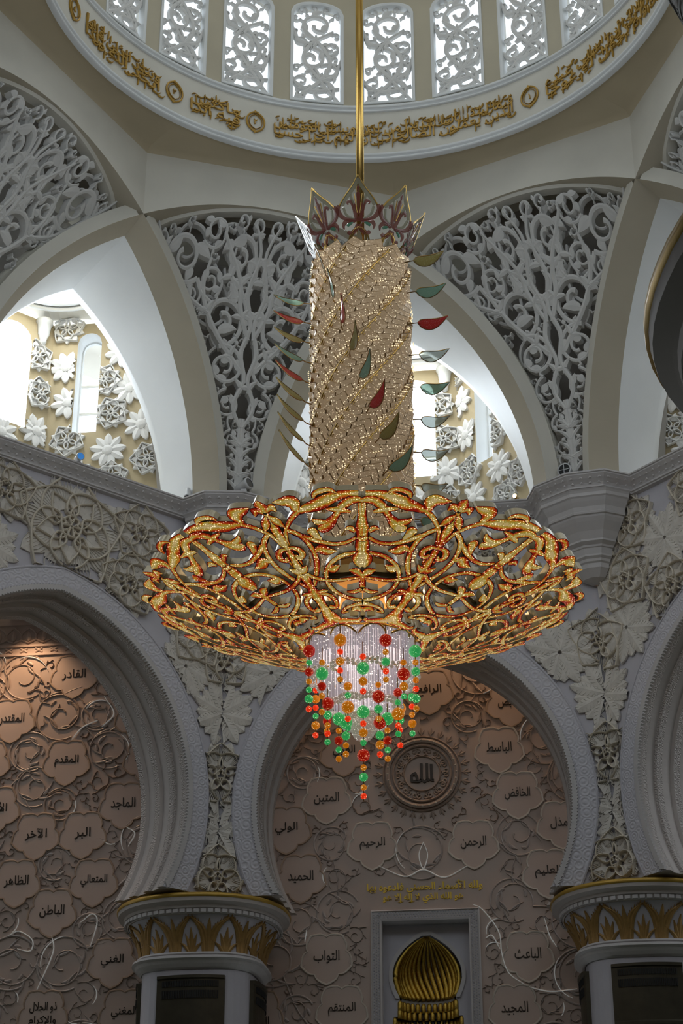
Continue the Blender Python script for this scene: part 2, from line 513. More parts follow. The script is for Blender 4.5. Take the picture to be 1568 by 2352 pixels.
def ribbon(mb, p, w, mapf, hb=0.0, he=0.04, hr=0.06, mats=(0, 0), lip=None):
    """a stroke with width: side walls from hb up to he, ridge at hr.  mats = (top, sides); lip=(width, mat)"""
    p = np.asarray(p, float)
    w = np.maximum(np.asarray(w, float) if not np.isscalar(w) else np.full(len(p), w), 1e-3)
    t = np.gradient(p, axis=0)
    t /= np.linalg.norm(t, axis=1)[:, None] + 1e-9
    nrm = np.stack([-t[:, 1], t[:, 0]], -1)
    L_, R_ = p + nrm * w[:, None] / 2, p - nrm * w[:, None] / 2
    if lip:
        lw = np.minimum(lip[0], w * 0.25)[:, None]
        cols = [(L_, hb), (L_, he), (L_ - nrm * lw, he), (p, hr), (R_ + nrm * lw, he), (R_, he), (R_, hb)]
        mm = [mats[1], lip[1], mats[0], mats[0], lip[1], mats[1]]
        at_ = [0, 0, 0, 1, 0, 0, 0]
    else:
        cols = [(L_, hb), (L_, he), (p, hr), (R_, he), (R_, hb)]
        mm = [mats[1], mats[0], mats[0], mats[1]]
        at_ = [0, 0, 1, 0, 0]
    P = np.stack([mapf(c[:, 0], c[:, 1], np.full(len(c), h)) for c, h in cols], 1)
    k = len(cols)
    nu = len(p)
    I, J = np.meshgrid(np.arange(nu - 1), np.arange(k - 1), indexing='ij')
    q = np.stack([I * k + J, (I + 1) * k + J, (I + 1) * k + J + 1, I * k + J + 1], -1).reshape(-1, 4)
    m = np.asarray(mm)[J.reshape(-1)]
    e0 = list(range(k)); e1 = [(nu - 1) * k + i for i in range(k)]
    mb.add(P.reshape(-1, 3), q, m, [(e0, mats[1]), (e1, mats[1])], att=np.tile(at_, nu) if lip else None)


def leaf(mb, x, y, a, ln, wd, bend, mapf, n=10, **k):
    t = np.linspace(0, 1, n)
    aa = a + bend * t
    d = ln / (n - 1)
    px = x + np.concatenate([[0], np.cumsum(np.cos(aa[:-1]) * d)])
    py = y + np.concatenate([[0], np.cumsum(np.sin(aa[:-1]) * d)])
    w = wd * (np.sin(np.pi * t ** 0.7) ** 0.9) + 0.02 * wd
    ribbon(mb, np.stack([px, py], -1), w, mapf, **k)


def pack(inside, bbox, radii, rng, tries=700, gap=0.98, start=None):
    """fill a region with discs, big ones first"""
    cs = list(start or [])
    for r in radii:
        for _ in range(tries):
            x = rng.uniform(bbox[0], bbox[1]); y = rng.uniform(bbox[2], bbox[3])
            if not inside(x, y, r):
                continue
            if all((x - c[0]) ** 2 + (y - c[1]) ** 2 > (gap * (r + c[2])) ** 2 for c in cs):
                cs.append((x, y, r))
    return cs


def scroll_strokes(c, cs, rng, wf=0.2, leaves=3, sg=None, turns=None, lw=1.0):
    """one scroll of foliage: spiral, bud, leaves and the stalk that ties it to a neighbour -> list of (kind,args)"""
    x, y, r = c
    out = []
    best = None
    for d in cs:
        if d is c:
            continue
        g = math.hypot(d[0] - x, d[1] - y) - d[2] - r
        if d[2] >= r * 0.99 and (best is None or g < best[0]):
            best = (g, d)
    if best:
        d = best[1]
        a0 = math.atan2(d[1] - y, d[0] - x)
    else:
        a0 = -math.pi / 2
    sg = sg if sg is not None else (1 if rng.random() < 0.5 else -1)
    turns = turns or (1.25 if r > 0.3 else 1.0)
    n = max(18, int(34 * min(1, r / 0.4) + 14))
    sp = spiral(x, y, r * 0.98, a0, turns, sg, n)
    t = np.linspace(0, 1, n)
    w = r * wf * (1.05 - 0.35 * t) * (1 + 0.5 * np.exp(-((t - 1) / 0.07) ** 2))
    out.append(('s', sp, w))
    if best:
        ex, ey = d[0] + math.cos(a0 + math.pi) * d[2] * 0.72, d[1] + math.sin(a0 + math.pi) * d[2] * 0.72
        st = sp[0]
        mid = ((ex + st[0]) / 2 - math.sin(a0) * r * 0.15 * sg, (ey + st[1]) / 2 + math.cos(a0) * r * 0.15 * sg)
        k = smooth([(ex, ey), mid, tuple(st)], 8)
        out.append(('s', k, np.linspace(r * wf * 0.7, r * wf * 1.05, 8)))
    for i in range(leaves):
        ti = (0.12 + 0.8 * (i + rng.random() * 0.5) / leaves) * 0.8
        j = int(ti * (n - 1))
        tx, ty = sp[min(j + 1, n - 1)] - sp[max(j - 1, 0)]
        ta = math.atan2(ty, tx)
        side = -sg if rng.random() < 0.6 else sg
        out.append(('l', sp[j][0], sp[j][1], ta + side * 0.75, r * rng.uniform(0.5, 0.85), r * wf * lw * rng.uniform(1.3, 1.9), -side * rng.uniform(0.3, 1.1)))
    return out


def draw(mb, strokes, mapf, hb, he, hr, rng, jit=0.012, mats=(0, 0), mirror=False):
    for s_ in strokes:
        dz = rng.random() * jit
        for m in ((1, -1) if mirror else (1,)):
            if s_[0] == 's':
                p = s_[1] * np.array([m, 1])
                ribbon(mb, p, s_[2], mapf, hb, he + dz, hr + dz, mats)
            else:
                _, x, y, a, ln, wd, bd = s_
                if m < 0:
                    leaf(mb, -x, y, math.pi - a, ln, wd, -bd, mapf, hb=hb, he=he + dz, hr=hr + dz, mats=mats)
                else:
                    leaf(mb, x, y, a, ln, wd, bd, mapf, hb=hb, he=he + dz, hr=hr + dz, mats=mats)


# ------------------------------------------------------------------ Arabic lettering (joined forms, laid right to left)
_F = {}
_c = 0xFE80
for ch, nf in (('ء', 1), ('آ', 2), ('أ', 2), ('ؤ', 2), ('إ', 2), ('ئ', 4), ('ا', 2), ('ب', 4), ('ة', 2), ('ت', 4), ('ث', 4), ('ج', 4), ('ح', 4), ('خ', 4),
               ('د', 2), ('ذ', 2), ('ر', 2), ('ز', 2), ('س', 4), ('ش', 4), ('ص', 4), ('ض', 4), ('ط', 4), ('ظ', 4), ('ع', 4), ('غ', 4), ('ف', 4), ('ق', 4),
               ('ك', 4), ('ل', 4), ('م', 4), ('ن', 4), ('ه', 4), ('و', 2), ('ى', 2), ('ي', 4)):
    _F[ch] = (_c, nf); _c += nf
_LA = {'آ': 0xFEF5, 'أ': 0xFEF7, 'إ': 0xFEF9, 'ا': 0xFEFB}


def shape(txt):
    out = []
    i = 0
    prev = False
    while i < len(txt):
        ch = txt[i]
        if ch == 'ل' and i + 1 < len(txt) and txt[i + 1] in _LA:
            out.append(chr(_LA[txt[i + 1]] + (1 if prev else 0)))
            prev = False; i += 2
            continue
        if ch in _F:
            b, nf = _F[ch]
            nxt = txt[i + 1] if i + 1 < len(txt) else ''
            nj = nf == 4 and nxt in _F and _F[nxt][1] >= 2
            pj = prev and nf >= 2
            out.append(chr(b + (3 if pj and nj else 1 if pj else 2 if nj else 0)))
            prev = nf == 4
        else:
            out.append(ch); prev = False
        i += 1
    return ''.join(reversed(out))


_TC = {}


def text_geo(txt, depth=0.0, bold=0.0, shaped=True):
    """-> (verts (n,3) centred in x, faces) of unit size lettering"""
    key = (txt, depth, bold)
    if key not in _TC:
        c = bpy.data.curves.new('lettering', 'FONT')
        c.body = shape(txt) if shaped else txt
        c.resolution_u = 3
        c.align_x = 'CENTER'
        c.offset = bold
        c.extrude = depth
        o = bpy.data.objects.new('lettering', c)
        COL.objects.link(o)
        dg = bpy.context.evaluated_depsgraph_get()
        me = bpy.data.meshes.new_from_object(o.evaluated_get(dg))
        v = np.array([x.co[:] for x in me.vertices]).reshape(-1, 3)
        f = [tuple(p.vertices) for p in me.polygons]
        bpy.data.objects.remove(o); bpy.data.curves.remove(c); bpy.data.meshes.remove(me)
        _TC[key] = (v, f)
    return _TC[key]


def put_text(mb, txt, x, y, width=None, height=None, mapf=None, h=0.02, thick=0.02, mat=0, bold=0.012, shaped=True):
    v, f = text_geo(txt, 0.5, bold, shaped)
    if not len(v):
        return
    lo, hi = v.min(0), v.max(0)
    s = width / (hi[0] - lo[0]) if width else height / (hi[1] - lo[1])
    sy = height / (hi[1] - lo[1]) if height else s
    X = (v[:, 0] - (lo[0] + hi[0]) / 2) * s + x
    Y = (v[:, 1] - (lo[1] + hi[1]) / 2) * sy + y
    P = mapf(X, Y, h + v[:, 2] * thick)
    mb.add(P, None, 0, [(list(g), mat) for g in f])


def plane_map(origin, ex, ey, ez):
    o, ex, ey, ez = (np.asarray(a, float) for a in (origin, ex, ey, ez))
    return lambda x, y, h: o + np.outer(x, ex) + np.outer(y, ey) + np.outer(h, ez)


Z3 = np.array([0, 0, 1.0])


def bay_map(k, d):
    """(along, z, towards the room) on the vertical plane at distance d from the dome's axis"""
    n, t = az(k), tan_(k)
    return plane_map((n[0] * d, n[1] * d, 0), (t[0], t[1], 0), Z3, (-n[0], -n[1], 0))


def P3(xy, z):
    return np.array([xy[0], xy[1], z])

# ================================================================== DOME, DRUM, STAR ARCHES
RING_R, RING_Z = 8.96, 38.4          # lower edge of the drum
WIN_Z0, WIN_H, WIN_HW = 40.72, 4.15, 0.82
DOME_Z = 45.6
AP, RC = 9.904, 10.72                # apothem and corner radius of the star octagon
ARC_Z, ARC_R, BAND_R = 28.0, 8.91, 9.37


def cyl_map(a0, R):
    """x = metres along the inside of a drum of radius R measured from azimuth a0, y = z, h towards the axis"""
    def f(x, y, h):
        a = a0 + np.asarray(x) / R
        return np.stack([(R - h) * np.sin(a), (R - h) * np.cos(a), np.asarray(y, float) + 0 * a], -1)
    return f


# drum shell with 24 window openings, each with an arched head
def win_top(x):
    q = np.clip(np.abs(x) / WIN_HW, 0, 1)
    return WIN_Z0 + WIN_H - WIN_HW * 0.62 + WIN_HW * 0.62 * np.sqrt(np.maximum(0, 1 - q ** 2.2))


drum = MB()
for k in range(24):
    mp = cyl_map(rad(15 * k), RING_R)
    half = RING_R * rad(7.5)
    f = lambda x, z: mp(x, z, 0 * x)
    xs = np.linspace(-WIN_HW, WIN_HW, 21)
    side = np.array([WIN_HW, half])
    zz = np.array([RING_Z, 40.5, WIN_Z0, WIN_Z0 + 2, WIN_Z0 + 3.2, DOME_Z])
    for s_ in (1, -1):
        X, Zg = np.meshgrid(s_ * np.linspace(WIN_HW, half, 3), zz, indexing='ij')
        drum.grid(mp(X.ravel(), Zg.ravel(), 0 * X.ravel()).reshape(*X.shape, 3), [0, 1, 1, 1, 1])
    X = np.stack([xs, xs]); Zg = np.stack([0 * xs + RING_Z, 0 * xs + WIN_Z0])
    drum.grid(mp(X.ravel(), Zg.ravel(), 0 * X.ravel()).reshape(*X.shape, 3), 0)
    Zg = np.stack([win_top(xs), 0 * xs + DOME_Z])
    drum.grid(mp(X.ravel(), Zg.ravel(), 0 * X.ravel()).reshape(*X.shape, 3), 1)
    # reveal of the opening, 0.3 m deep
    ox = np.concatenate([[-WIN_HW, -WIN_HW], xs, [WIN_HW, WIN_HW]])
    oz = np.concatenate([[WIN_Z0, WIN_Z0 + 2], win_top(xs), [WIN_Z0 + 2, WIN_Z0]])
    ox = np.append(ox, -WIN_HW); oz = np.append(oz, WIN_Z0)
    drum.grid(np.stack([mp(ox, oz, 0 * ox), mp(ox, oz, 0 * ox - 0.42)]), 0)
a_ = np.linspace(0, np.pi / 2, 12)
drum.lathe(np.stack([RING_R * np.cos(a_) + 0.001, DOME_Z + 7 * np.sin(a_)], -1), n=72, mat=1)
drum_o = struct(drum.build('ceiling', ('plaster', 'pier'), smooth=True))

# mouldings of the drum
for nm, prof in (('ring_moulding', [(9.06, 38.37), (8.90, 38.37), (8.87, 38.41), (8.88, 38.45), (8.92, 38.46), (8.92, 38.49), (8.86, 38.51), (8.84, 38.57), (8.88, 38.63), (8.96, 38.64)]),
                 ('sill_moulding', [(8.96, 40.32), (8.90, 40.33), (8.89, 40.37), (8.93, 40.39), (8.93, 40.43), (8.87, 40.45), (8.85, 40.52), (8.89, 40.58), (8.97, 40.60)])):
    m = MB(); m.lathe(prof, n=144); m.build(nm, 'white', drum_o, True)

# windows: lattice, frame, pane
rng = random.Random(5)


def in_win(x, y, r):
    return abs(x) + r < WIN_HW * 1.04 and y - r > WIN_Z0 - 0.03 and y + r < win_top(np.array([abs(x)]))[0] + 0.08


lat_strokes = []
cs = pack(in_win, (-WIN_HW, WIN_HW, WIN_Z0, WIN_Z0 + WIN_H), (0.5, 0.42, 0.34, 0.27, 0.2, 0.15), rng, 500, 0.93, [(0.05, WIN_Z0 + 3.32, 0.62), (-0.18, WIN_Z0 + 1.9, 0.5)])
for c in cs:
    lat_strokes += scroll_strokes(c, cs, rng, 0.20 if c[2] > 0.2 else 0.24, 3 if c[2] > 0.2 else 1)
# the long diagonal stems of the lattice
for p_ in ([(-0.75, 0.1, .07), (0.1, 0.95, .11), (0.45, 1.7, .12), (0.2, 2.4, .1), (-0.5, 3.2, .07)],
           [(0.8, 0.02, .06), (0.0, 1.15, .1), (-0.42, 1.9, .12), (-0.1, 2.6, .1), (0.55, 3.1, .06)],
           [(0.1, 0.95, .05), (0.6, 1.25, .12), (0.8, 1.9, .04)], [(-0.1, 2.5, .05), (-0.6, 2.6, .13), (-0.8, 3.2, .04)],
           [(-0.8, 0.9, .06), (-0.2, 0.55, .1), (0.75, 0.7, .05)]):
    k_ = smooth([(a, WIN_Z0 + b, c) for a, b, c in p_], 22)
    lat_strokes.append(('s', k_[:, :2], k_[:, 2] * 1.1))
lat = MB()
draw(lat, lat_strokes, cyl_map(0, RING_R), -0.24, -0.10, -0.085, rng)
lat0 = lat.build('lattice', 'gypsum')
lat_me = lat0.data
bpy.data.objects.remove(lat0)
xs = np.linspace(-WIN_HW, WIN_HW, 21)
ox = np.concatenate([[-WIN_HW, -WIN_HW], xs, [WIN_HW, WIN_HW], [-WIN_HW]])
oz = np.concatenate([[WIN_Z0, WIN_Z0 + 2], win_top(xs), [WIN_Z0 + 2, WIN_Z0], [WIN_Z0]])
fr = MB()
mp = cyl_map(0, RING_R)
cz = WIN_Z0 + 2
sc = lambda f: (ox * (1 + f / WIN_HW), cz + (oz - cz) * (1 + f / 2.0))
fr.grid(np.stack([mp(*sc(0.07), 0 * ox), mp(*sc(0.07), 0 * ox + 0.04), mp(*sc(0.03), 0 * ox + 0.05), mp(*sc(-0.03), 0 * ox + 0.03), mp(*sc(-0.04), 0 * ox - 0.24)]), 0)
fr_o = fr.build('frame', 'white'); fr_me = fr_o.data; bpy.data.objects.remove(fr_o)
pn = MB()
pn.grid(np.stack([mp(xs, 0 * xs + WIN_Z0, 0 * xs - 0.36), mp(xs, win_top(xs), 0 * xs - 0.36)]), 0)
pn_o = pn.build('pane', 'pane'); pn_me = pn_o.data; bpy.data.objects.remove(pn_o)
wn = 0
for k in list(range(-6, 7)) + list(range(7, 18)):
    wn += 1
    w_ = struct(empty('window_%d' % wn, rot=(0, 0, -rad(15 * k))))
    link('lattice', lat_me, w_); link('frame', fr_me, w_); link('pane', pn_me, w_)

# gold verse band on the drum, four verse marks
FR = 8.945
ins = {}


def verse(a0, a1, rows, seed):
    """lettering between two azimuths (degrees), written in stacked rows"""
    r_ = random.Random(seed)
    mb = MB()
    mid = rad((a0 + a1) / 2); wd = rad(a1 - a0) * FR
    mp = cyl_map(mid, FR)
    n = len(rows)
    for i, t in enumerate(rows):
        yy = 39.12 + (n - 1 - i) * 0.36 if n > 1 else 39.42
        v, f = text_geo(t, 0.5, 0.004)
        lo, hi = v.min(0), v.max(0)
        sx = wd / (hi[0] - lo[0]); sy = 0.60 / 1.15
        X = (v[:, 0] - (lo[0] + hi[0]) / 2) * sx
        Y = v[:, 1] * sy + yy + 0.02 * np.sin(X * 3 + i)
        mb.add(mp(X, Y, 0.03 + 0.01 * i + v[:, 2] * 0.05), None, 0, [(list(g), 0) for g in f])
    # vowel strokes, dots and long tails that fill the band
    x = -wd / 2 + 0.06
    while x < wd / 2 - 0.06:
        for _ in range(3):
            y = r_.choice((39.02, 39.10, 39.42, 39.5, 39.72, 39.82)) + r_.uniform(-0.04, 0.04)
            if r_.random() < 0.45:
                k = smooth([(x, y), (x + 0.05, y + 0.05), (x + 0.13, y + 0.07)], 5)
                ribbon(mb, k, np.array([.015, .03, .035, .03, .01]), mp, 0, 0.05, 0.06)
            elif r_.random() < 0.5:
                k = smooth([(x, y), (x + 0.08, y - 0.06), (x + 0.22, y - 0.05), (x + 0.30, y + 0.05)], 8)
                ribbon(mb, k, np.array([.015, .03, .04, .042, .042, .04, .03, .01]), mp, 0, 0.045, 0.06)
            else:
                k = smooth([(x, y - 0.14), (x + 0.01, y), (x + 0.0, y + 0.16)], 5)
                ribbon(mb, k, np.array([.015, .034, .038, .034, .02]), mp, 0, 0.05, 0.065)
        x += r_.uniform(0.10, 0.17)
    return mb.build('inscription', 'goldleaf', drum_o)


verse(-24.0, 26.8, ['قيما لينذر بأسا شديدا من لدنه ويبشر المؤمنين', 'الذين يعملون الصالحات أن لهم أجرا حسنا'], 1)
verse(-42.6, -31.4, ['ماكثين', 'فيه أبدا'], 2)
verse(-71.6, -50.2, ['وينذر الذين قالوا', 'اتخذ الله ولدا'], 3)
verse(34.7, 78, ['الحمد لله الذي أنزل على عبده', 'الكتاب ولم يجعل له عوجا'], 4)
for a_, d_ in ((30.7, '١'), (-27.9, '٢'), (-46.4, '٣'), (-75.8, '٤')):
    mb = MB(); mp = cyl_map(rad(a_), FR)
    for rx, ry, w_ in ((0.30, 0.36, 0.055), (0.22, 0.27, 0.02)):
        t = np.linspace(0, 2 * np.pi, 33)
        rr = 1 + 0.10 * np.cos(2 * t) ** 8 * (np.abs(np.sin(t)) > 0.7)
        ribbon(mb, np.stack([rx * np.cos(t) * rr, 39.45 + ry * np.sin(t) * rr], -1), w_, mp, 0, 0.04, 0.055)
    for s_ in (1, -1):
        leaf(mb, -0.02, 39.45 + s_ * 0.33, s_ * math.pi / 2, 0.13, 0.09, 0, mp, n=6, hb=0, he=0.04, hr=0.05)
    put_text(mb, d_, 0, 39.45, None, 0.2, mp, 0.03, 0.04, 0, 0.02)
    mb.build('verse_mark', 'goldleaf', drum_o)

# soffit between the drum and the star octagon
so = MB()
n_ = 16
for k in range(8):
    a0, a1 = rad(45 * k), rad(45 * k + 45)
    a = np.linspace(a0, a1, n_ + 1)
    p0 = az(k) * RC; p1 = az(k + 1) * RC
    t = np.linspace(0, 1, n_ + 1)[:, None]
    outer = p0 * (1 - t) + p1 * t
    inner = np.stack([np.sin(a), np.cos(a)], -1) * (RING_R + 0.05)
    m1 = outer * 0.985
    so.grid(np.stack([np.c_[inner, 0 * a + 38.40], np.c_[m1, 0 * a + 38.46], np.c_[outer, 0 * a + 38.28]]), 0)
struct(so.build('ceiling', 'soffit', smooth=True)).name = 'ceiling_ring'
roof = MB()
for k in range(8):
    roof.poly([P3(az(k) * RC, 38.7), P3(az(k + 1) * RC, 38.7), P3(az(k + 1) * 15.5, 38.7), P3(az(k) * 15.5, 38.7)])
struct(roof.build('ceiling_outer', 'hall'))

# eight star arches: the wall above each arch, its face band and its underside
for k in range(8):
    kk = k + 0.5
    mp = bay_map(kk, AP)
    mb = MB()
    phi = np.linspace(0.042, np.pi - 0.042, 81)       # the ribs stand on the brackets of the cornice
    cx, szz = np.cos(phi), np.sin(phi)
    A = np.stack([ARC_R * cx, ARC_Z + ARC_R * szz]); B = np.stack([BAND_R * cx, ARC_Z + BAND_R * szz])
    o1 = np.ones(81)
    # wall over the crown of the arch
    xw = np.linspace(-4.103, 4.103, 41)
    zw = ARC_Z + np.sqrt(ARC_R ** 2 - xw ** 2)
    mb.grid(np.stack([mp(xw, zw, 0 * xw), mp(xw, 0 * xw + 38.3, 0 * xw)]), 0)
    for sel in (phi < 1.10, phi > np.pi - 1.10):
        a_, b_, p_ = A[:, sel], B[:, sel], o1[sel]
        mb.grid(np.stack([mp(a_[0], a_[1], 0 * p_), mp(b_[0], b_[1], 0 * p_), mp(b_[0], b_[1], 0 * p_ - 1.0)]), 0)
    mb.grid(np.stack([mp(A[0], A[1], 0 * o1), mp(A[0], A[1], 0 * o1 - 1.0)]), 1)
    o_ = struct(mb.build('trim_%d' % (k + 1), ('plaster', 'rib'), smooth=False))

# ------------------------------------------------------------------ lattice screens between the arches
def scr_a(z):
    return np.sqrt(np.maximum(BAND_R ** 2 - (z - ARC_Z) ** 2, 0.01))


Z_TOP = 36.27


def scr_hw(z):
    z = np.minimum(z, Z_TOP)
    return 0.7071 * (10.02 - scr_a(z))


def scr_map(kk, off=0.0):
    n, t = az(kk), tan_(kk)

    def f(x, z, h):
        x = np.asarray(x, float); z = np.asarray(z, float)
        zc = np.minimum(z, Z_TOP)
        r_ = 0.7071 * (10.45 + scr_a(zc)) - np.maximum(z - Z_TOP, 0) * 0.75 + off - np.asarray(h)
        return np.stack([n[0] * r_ + t[0] * x, n[1] * r_ + t[1] * x, z], -1)
    return f


def scr_top(x):
    return ARC_Z + np.sqrt(np.maximum(ARC_R ** 2 - np.asarray(x) ** 2, 1)) - 0.06


def in_scr(x, z, r):
    return abs(x) + r * 0.92 < float(scr_hw(np.array(z))) and x - r * 0.95 > 0 and z + r < float(scr_top(abs(x))) and z - r > 28.9


rng = random.Random(11)
scr_cs = pack(in_scr, (0, 4.0, 28.4, 36.9), (0.66, 0.58, 0.50, 0.44, 0.38, 0.32, 0.27, 0.22, 0.17, 0.13), rng, 2600, 0.90, [(1.0, 34.1, 0.78), (2.5, 35.55, 0.72), (0.72, 35.75, 0.62)])
scr_geo = []
for c in scr_cs:
    scr_geo.append((scroll_strokes(c, scr_cs, rng, 0.17 if c[2] > 0.4 else 0.22, 4 if c[2] > 0.4 else 2, turns=1.55 if c[2] > 0.3 else 1.1, lw=1.5), 0.0))
back_cs = pack(in_scr, (0, 4.0, 28.4, 36.9), (0.75, 0.6, 0.5), rng, 1200, 1.0)
for c in back_cs:
    scr_geo.append((scroll_strokes(c, back_cs, rng, 0.13, 1), -0.25))
trunk = []
for p_ in ([(0.05, 28.5, .12), (0.06, 30, .14), (0.03, 31.2, .13)],
           [(0.04, 30.9, .10), (0.34, 31.6, .13), (0.06, 32.4, .13), (0.26, 33.2, .15), (0.05, 34.0, .13), (0.30, 34.9, .12), (0.08, 35.8, .10), (0.40, 36.5, .05)],
           [(0.05, 34.0, .08), (0.5, 34.9, .13), (0.95, 35.3, .12), (0.9, 35.9, .06)], [(0.3, 34.9, .06), (0.12, 35.4, .1), (0.3, 36.1, .05)],
           [(0.08, 32.6, .12), (0.6, 33.1, .15), (1.3, 33.9, .15), (1.75, 34.8, .13), (1.65, 35.6, .08)],
           [(0.08, 33.6, .12), (0.45, 34.4, .15), (0.62, 35.2, .12), (1.35, 36.2, .08)],
           [(1.5, 34.2, .1), (2.4, 34.7, .14), (3.3, 35.8, .12), (3.55, 36.3, .05)]):
    k_ = smooth(p_, 26)
    trunk.append(('s', k_[:, :2], k_[:, 2]))
    for j in range(6, 22, 9):
        for sd in (1, -1):
            dx_, dy_ = k_[j + 1, :2] - k_[j - 1, :2]
            trunk.append(('l', k_[j, 0], k_[j, 1], math.atan2(dy_, dx_) + sd * 0.7, 0.40, 0.15, sd * 1.0))
z_ = 28.75
while z_ < 30.4:                                   # the leafy foot of the screen
    hw_ = float(scr_hw(np.array(z_ + 0.25)))
    trunk.append(('l', 0.03, z_, 1.2, min(0.55, hw_ * 1.2), 0.13, -1.0))
    z_ += 0.38

SCREENS = ((-1.5, 'white carved lattice screen at the left edge above the lit alcove arch'),
           (-0.5, 'white carved lattice screen left of the crystal column'),
           (0.5, 'large white carved lattice screen right of the crystal column'),
           (1.5, 'white carved lattice screen at the far right edge, mostly cut off'))
for kk, lab in SCREENS:
    root = tag(empty('lattice_screen', P3(az(kk) * 13.7, 28.4)), lab, 'screen', 'carved lattice screens between the arches')
    off = root.location
    inv = np.array(off)
    f0 = scr_map(kk)
    mpz = lambda x, y, h, f0=f0, inv=inv: f0(x, y, h) - inv
    r2 = random.Random(3)
    for st, dep in scr_geo:
        for mir in (1, -1):
            mb = MB()
            draw(mb, [(('s', s_[1] * np.array([mir, 1]), s_[2]) if s_[0] == 's' else
                       (s_ if mir > 0 else ('l', -s_[1], s_[2], math.pi - s_[3], s_[4], s_[5], -s_[6]))) for s_ in st],
                 mpz, -0.16 + dep, 0.05 + dep, 0.07 + dep, r2, 0.03)
            mb.build('scroll', 'gypsum', root)
    mb = MB(); draw(mb, trunk, mpz, -0.16, 0.07, 0.10, r2, 0.03, mirror=True); mb.build('stem', 'gypsum', root)
    # plain border
    mb = MB()
    zb = np.linspace(28.4, Z_TOP, 40)
    for s_ in (1, -1):
        ribbon(mb, np.stack([s_ * (scr_hw(zb) + 0.02), zb], -1), 0.16, mpz, -0.3, 0.06, 0.06)
    xb = np.linspace(-4.0, 4.0, 40)
    ribbon(mb, np.stack([xb, scr_top(xb) + 0.01], -1), 0.09, mpz, -0.3, 0.04, 0.04)
    mb.build('border', 'plaster', root)
    # the dark void behind is closed by plaster
    bk = MB()
    zb = np.linspace(27.6, 40.5, 20)
    u = np.linspace(-1, 1, 7)
    X = u[:, None] * (scr_hw(zb) + 1.6)[None]; Zg = np.broadcast_to(zb, X.shape)
    bk.grid(scr_map(kk, 2.4)(X.ravel(), Zg.ravel(), 0 * X.ravel()).reshape(*X.shape, 3))
    struct(bk.build('wall_behind_screen', 'hall'))

# ------------------------------------------------------------------ side chambers behind the star arches
CH_D, CH_H, CH_C, CH_TOP, CH_BOT = 18.75, 1.5, 4.9, 36.45, 27.4


def frame2(k):
    n, t = az(k), tan_(k)
    return lambda x, d, z: np.stack([n[0] * d + t[0] * x, n[1] * d + t[1] * x, z], -1)


def medallion_geo(kind, R=0.62):
    mb = MB()
    mp = plane_map((0, 0, 0), (1, 0, 0), (0, 1, 0), (0, 0, 1))
    if kind == 'petal':
        for i in range(9):
            a = 2 * math.pi * i / 9 + 0.17
            for r_, tr in ((1.0, 0),):
                t = np.linspace(0, 1, 9)
                d = R * (0.24 + 0.78 * t)
                w = R * 0.44 * np.sin(np.pi * np.clip(t * 0.86 + 0.1, 0, 1)) ** 0.8
                w[-1] = 0.01
                ribbon(mb, np.stack([d * np.cos(a), d * np.sin(a)], -1), w, mp, 0, 0.085 - 0.012 * (i % 2), 0.115 - 0.012 * (i % 2))
        mb.lathe([(0.001, 0.14), (R * 0.12, 0.14), (R * 0.2, 0.13), (R * 0.30, 0.11), (R * 0.33, 0.0)], n=14)
    else:
        for i in range(10):                                 # leaves of the star behind
            a = 2 * math.pi * i / 10 + math.pi / 2
            t = np.linspace(0, 1, 8)
            r0, r1 = (0.50, 1.0) if i % 2 else (0.62, 0.92)
            d = R * (r0 + (r1 - r0) * t)
            w = R * (0.42 if i % 2 else 0.30) * np.array([.75, 1, 1.05, .95, .78, .55, .28, .02])
            ribbon(mb, np.stack([d * np.cos(a), d * np.sin(a)], -1), w, mp, 0, 0.06, 0.08)
        for i in range(5):                                  # interlaced cord
            a = 2 * math.pi * i / 5 + math.pi / 2
            for s_ in (1, -1):
                k_ = smooth([(0.08, 0.0), (0.13, s_ * 0.06), (0.06, s_ * 0.14), (-0.02, s_ * 0.28), (0.15, s_ * 0.52), (0.5, s_ * 0.50), (0.82, s_ * 0.22), (1.0, 0.0)], 20) * R
                c_, n_ = math.cos(a), math.sin(a)
                ribbon(mb, np.stack([k_[:, 0] * c_ - k_[:, 1] * n_, k_[:, 0] * n_ + k_[:, 1] * c_], -1), 0.036, mp, 0, 0.11 + 0.006 * i, 0.125 + 0.006 * i)
    o = mb.build('medallion', 'gypsum')
    me = o.data
    bpy.data.objects.remove(o)
    return me


MED = {'p': medallion_geo('petal'), 'r': medallion_geo('rosette')}


def wall_uv(k, which):
    """-> (origin, ex, ez-normal) of a chamber wall: A back wall, R / L the 45 degree walls"""
    n, t = az(k), tan_(k)
    if which == 'A':
        return n * CH_D, t, -n
    s_ = 1 if which == 'R' else -1
    o = n * CH_D + t * s_ * CH_H
    d = (t * s_ - n) / math.sqrt(2)          # along the wall, away from the corner
    nn = (-n - t * s_) / math.sqrt(2)
    return o, d, nn


def ray(px, py):
    return np.array(fwd) * 4200 + np.array(right) * (px - 784) - np.array(up) * (py - 1176)


def hit_wall(px, py, o, nn):
    d = ray(px, py)
    n3 = np.array([nn[0], nn[1], 0])
    return CAM + d * ((n3 @ (np.array([o[0], o[1], 0]) - CAM)) / (n3 @ d))


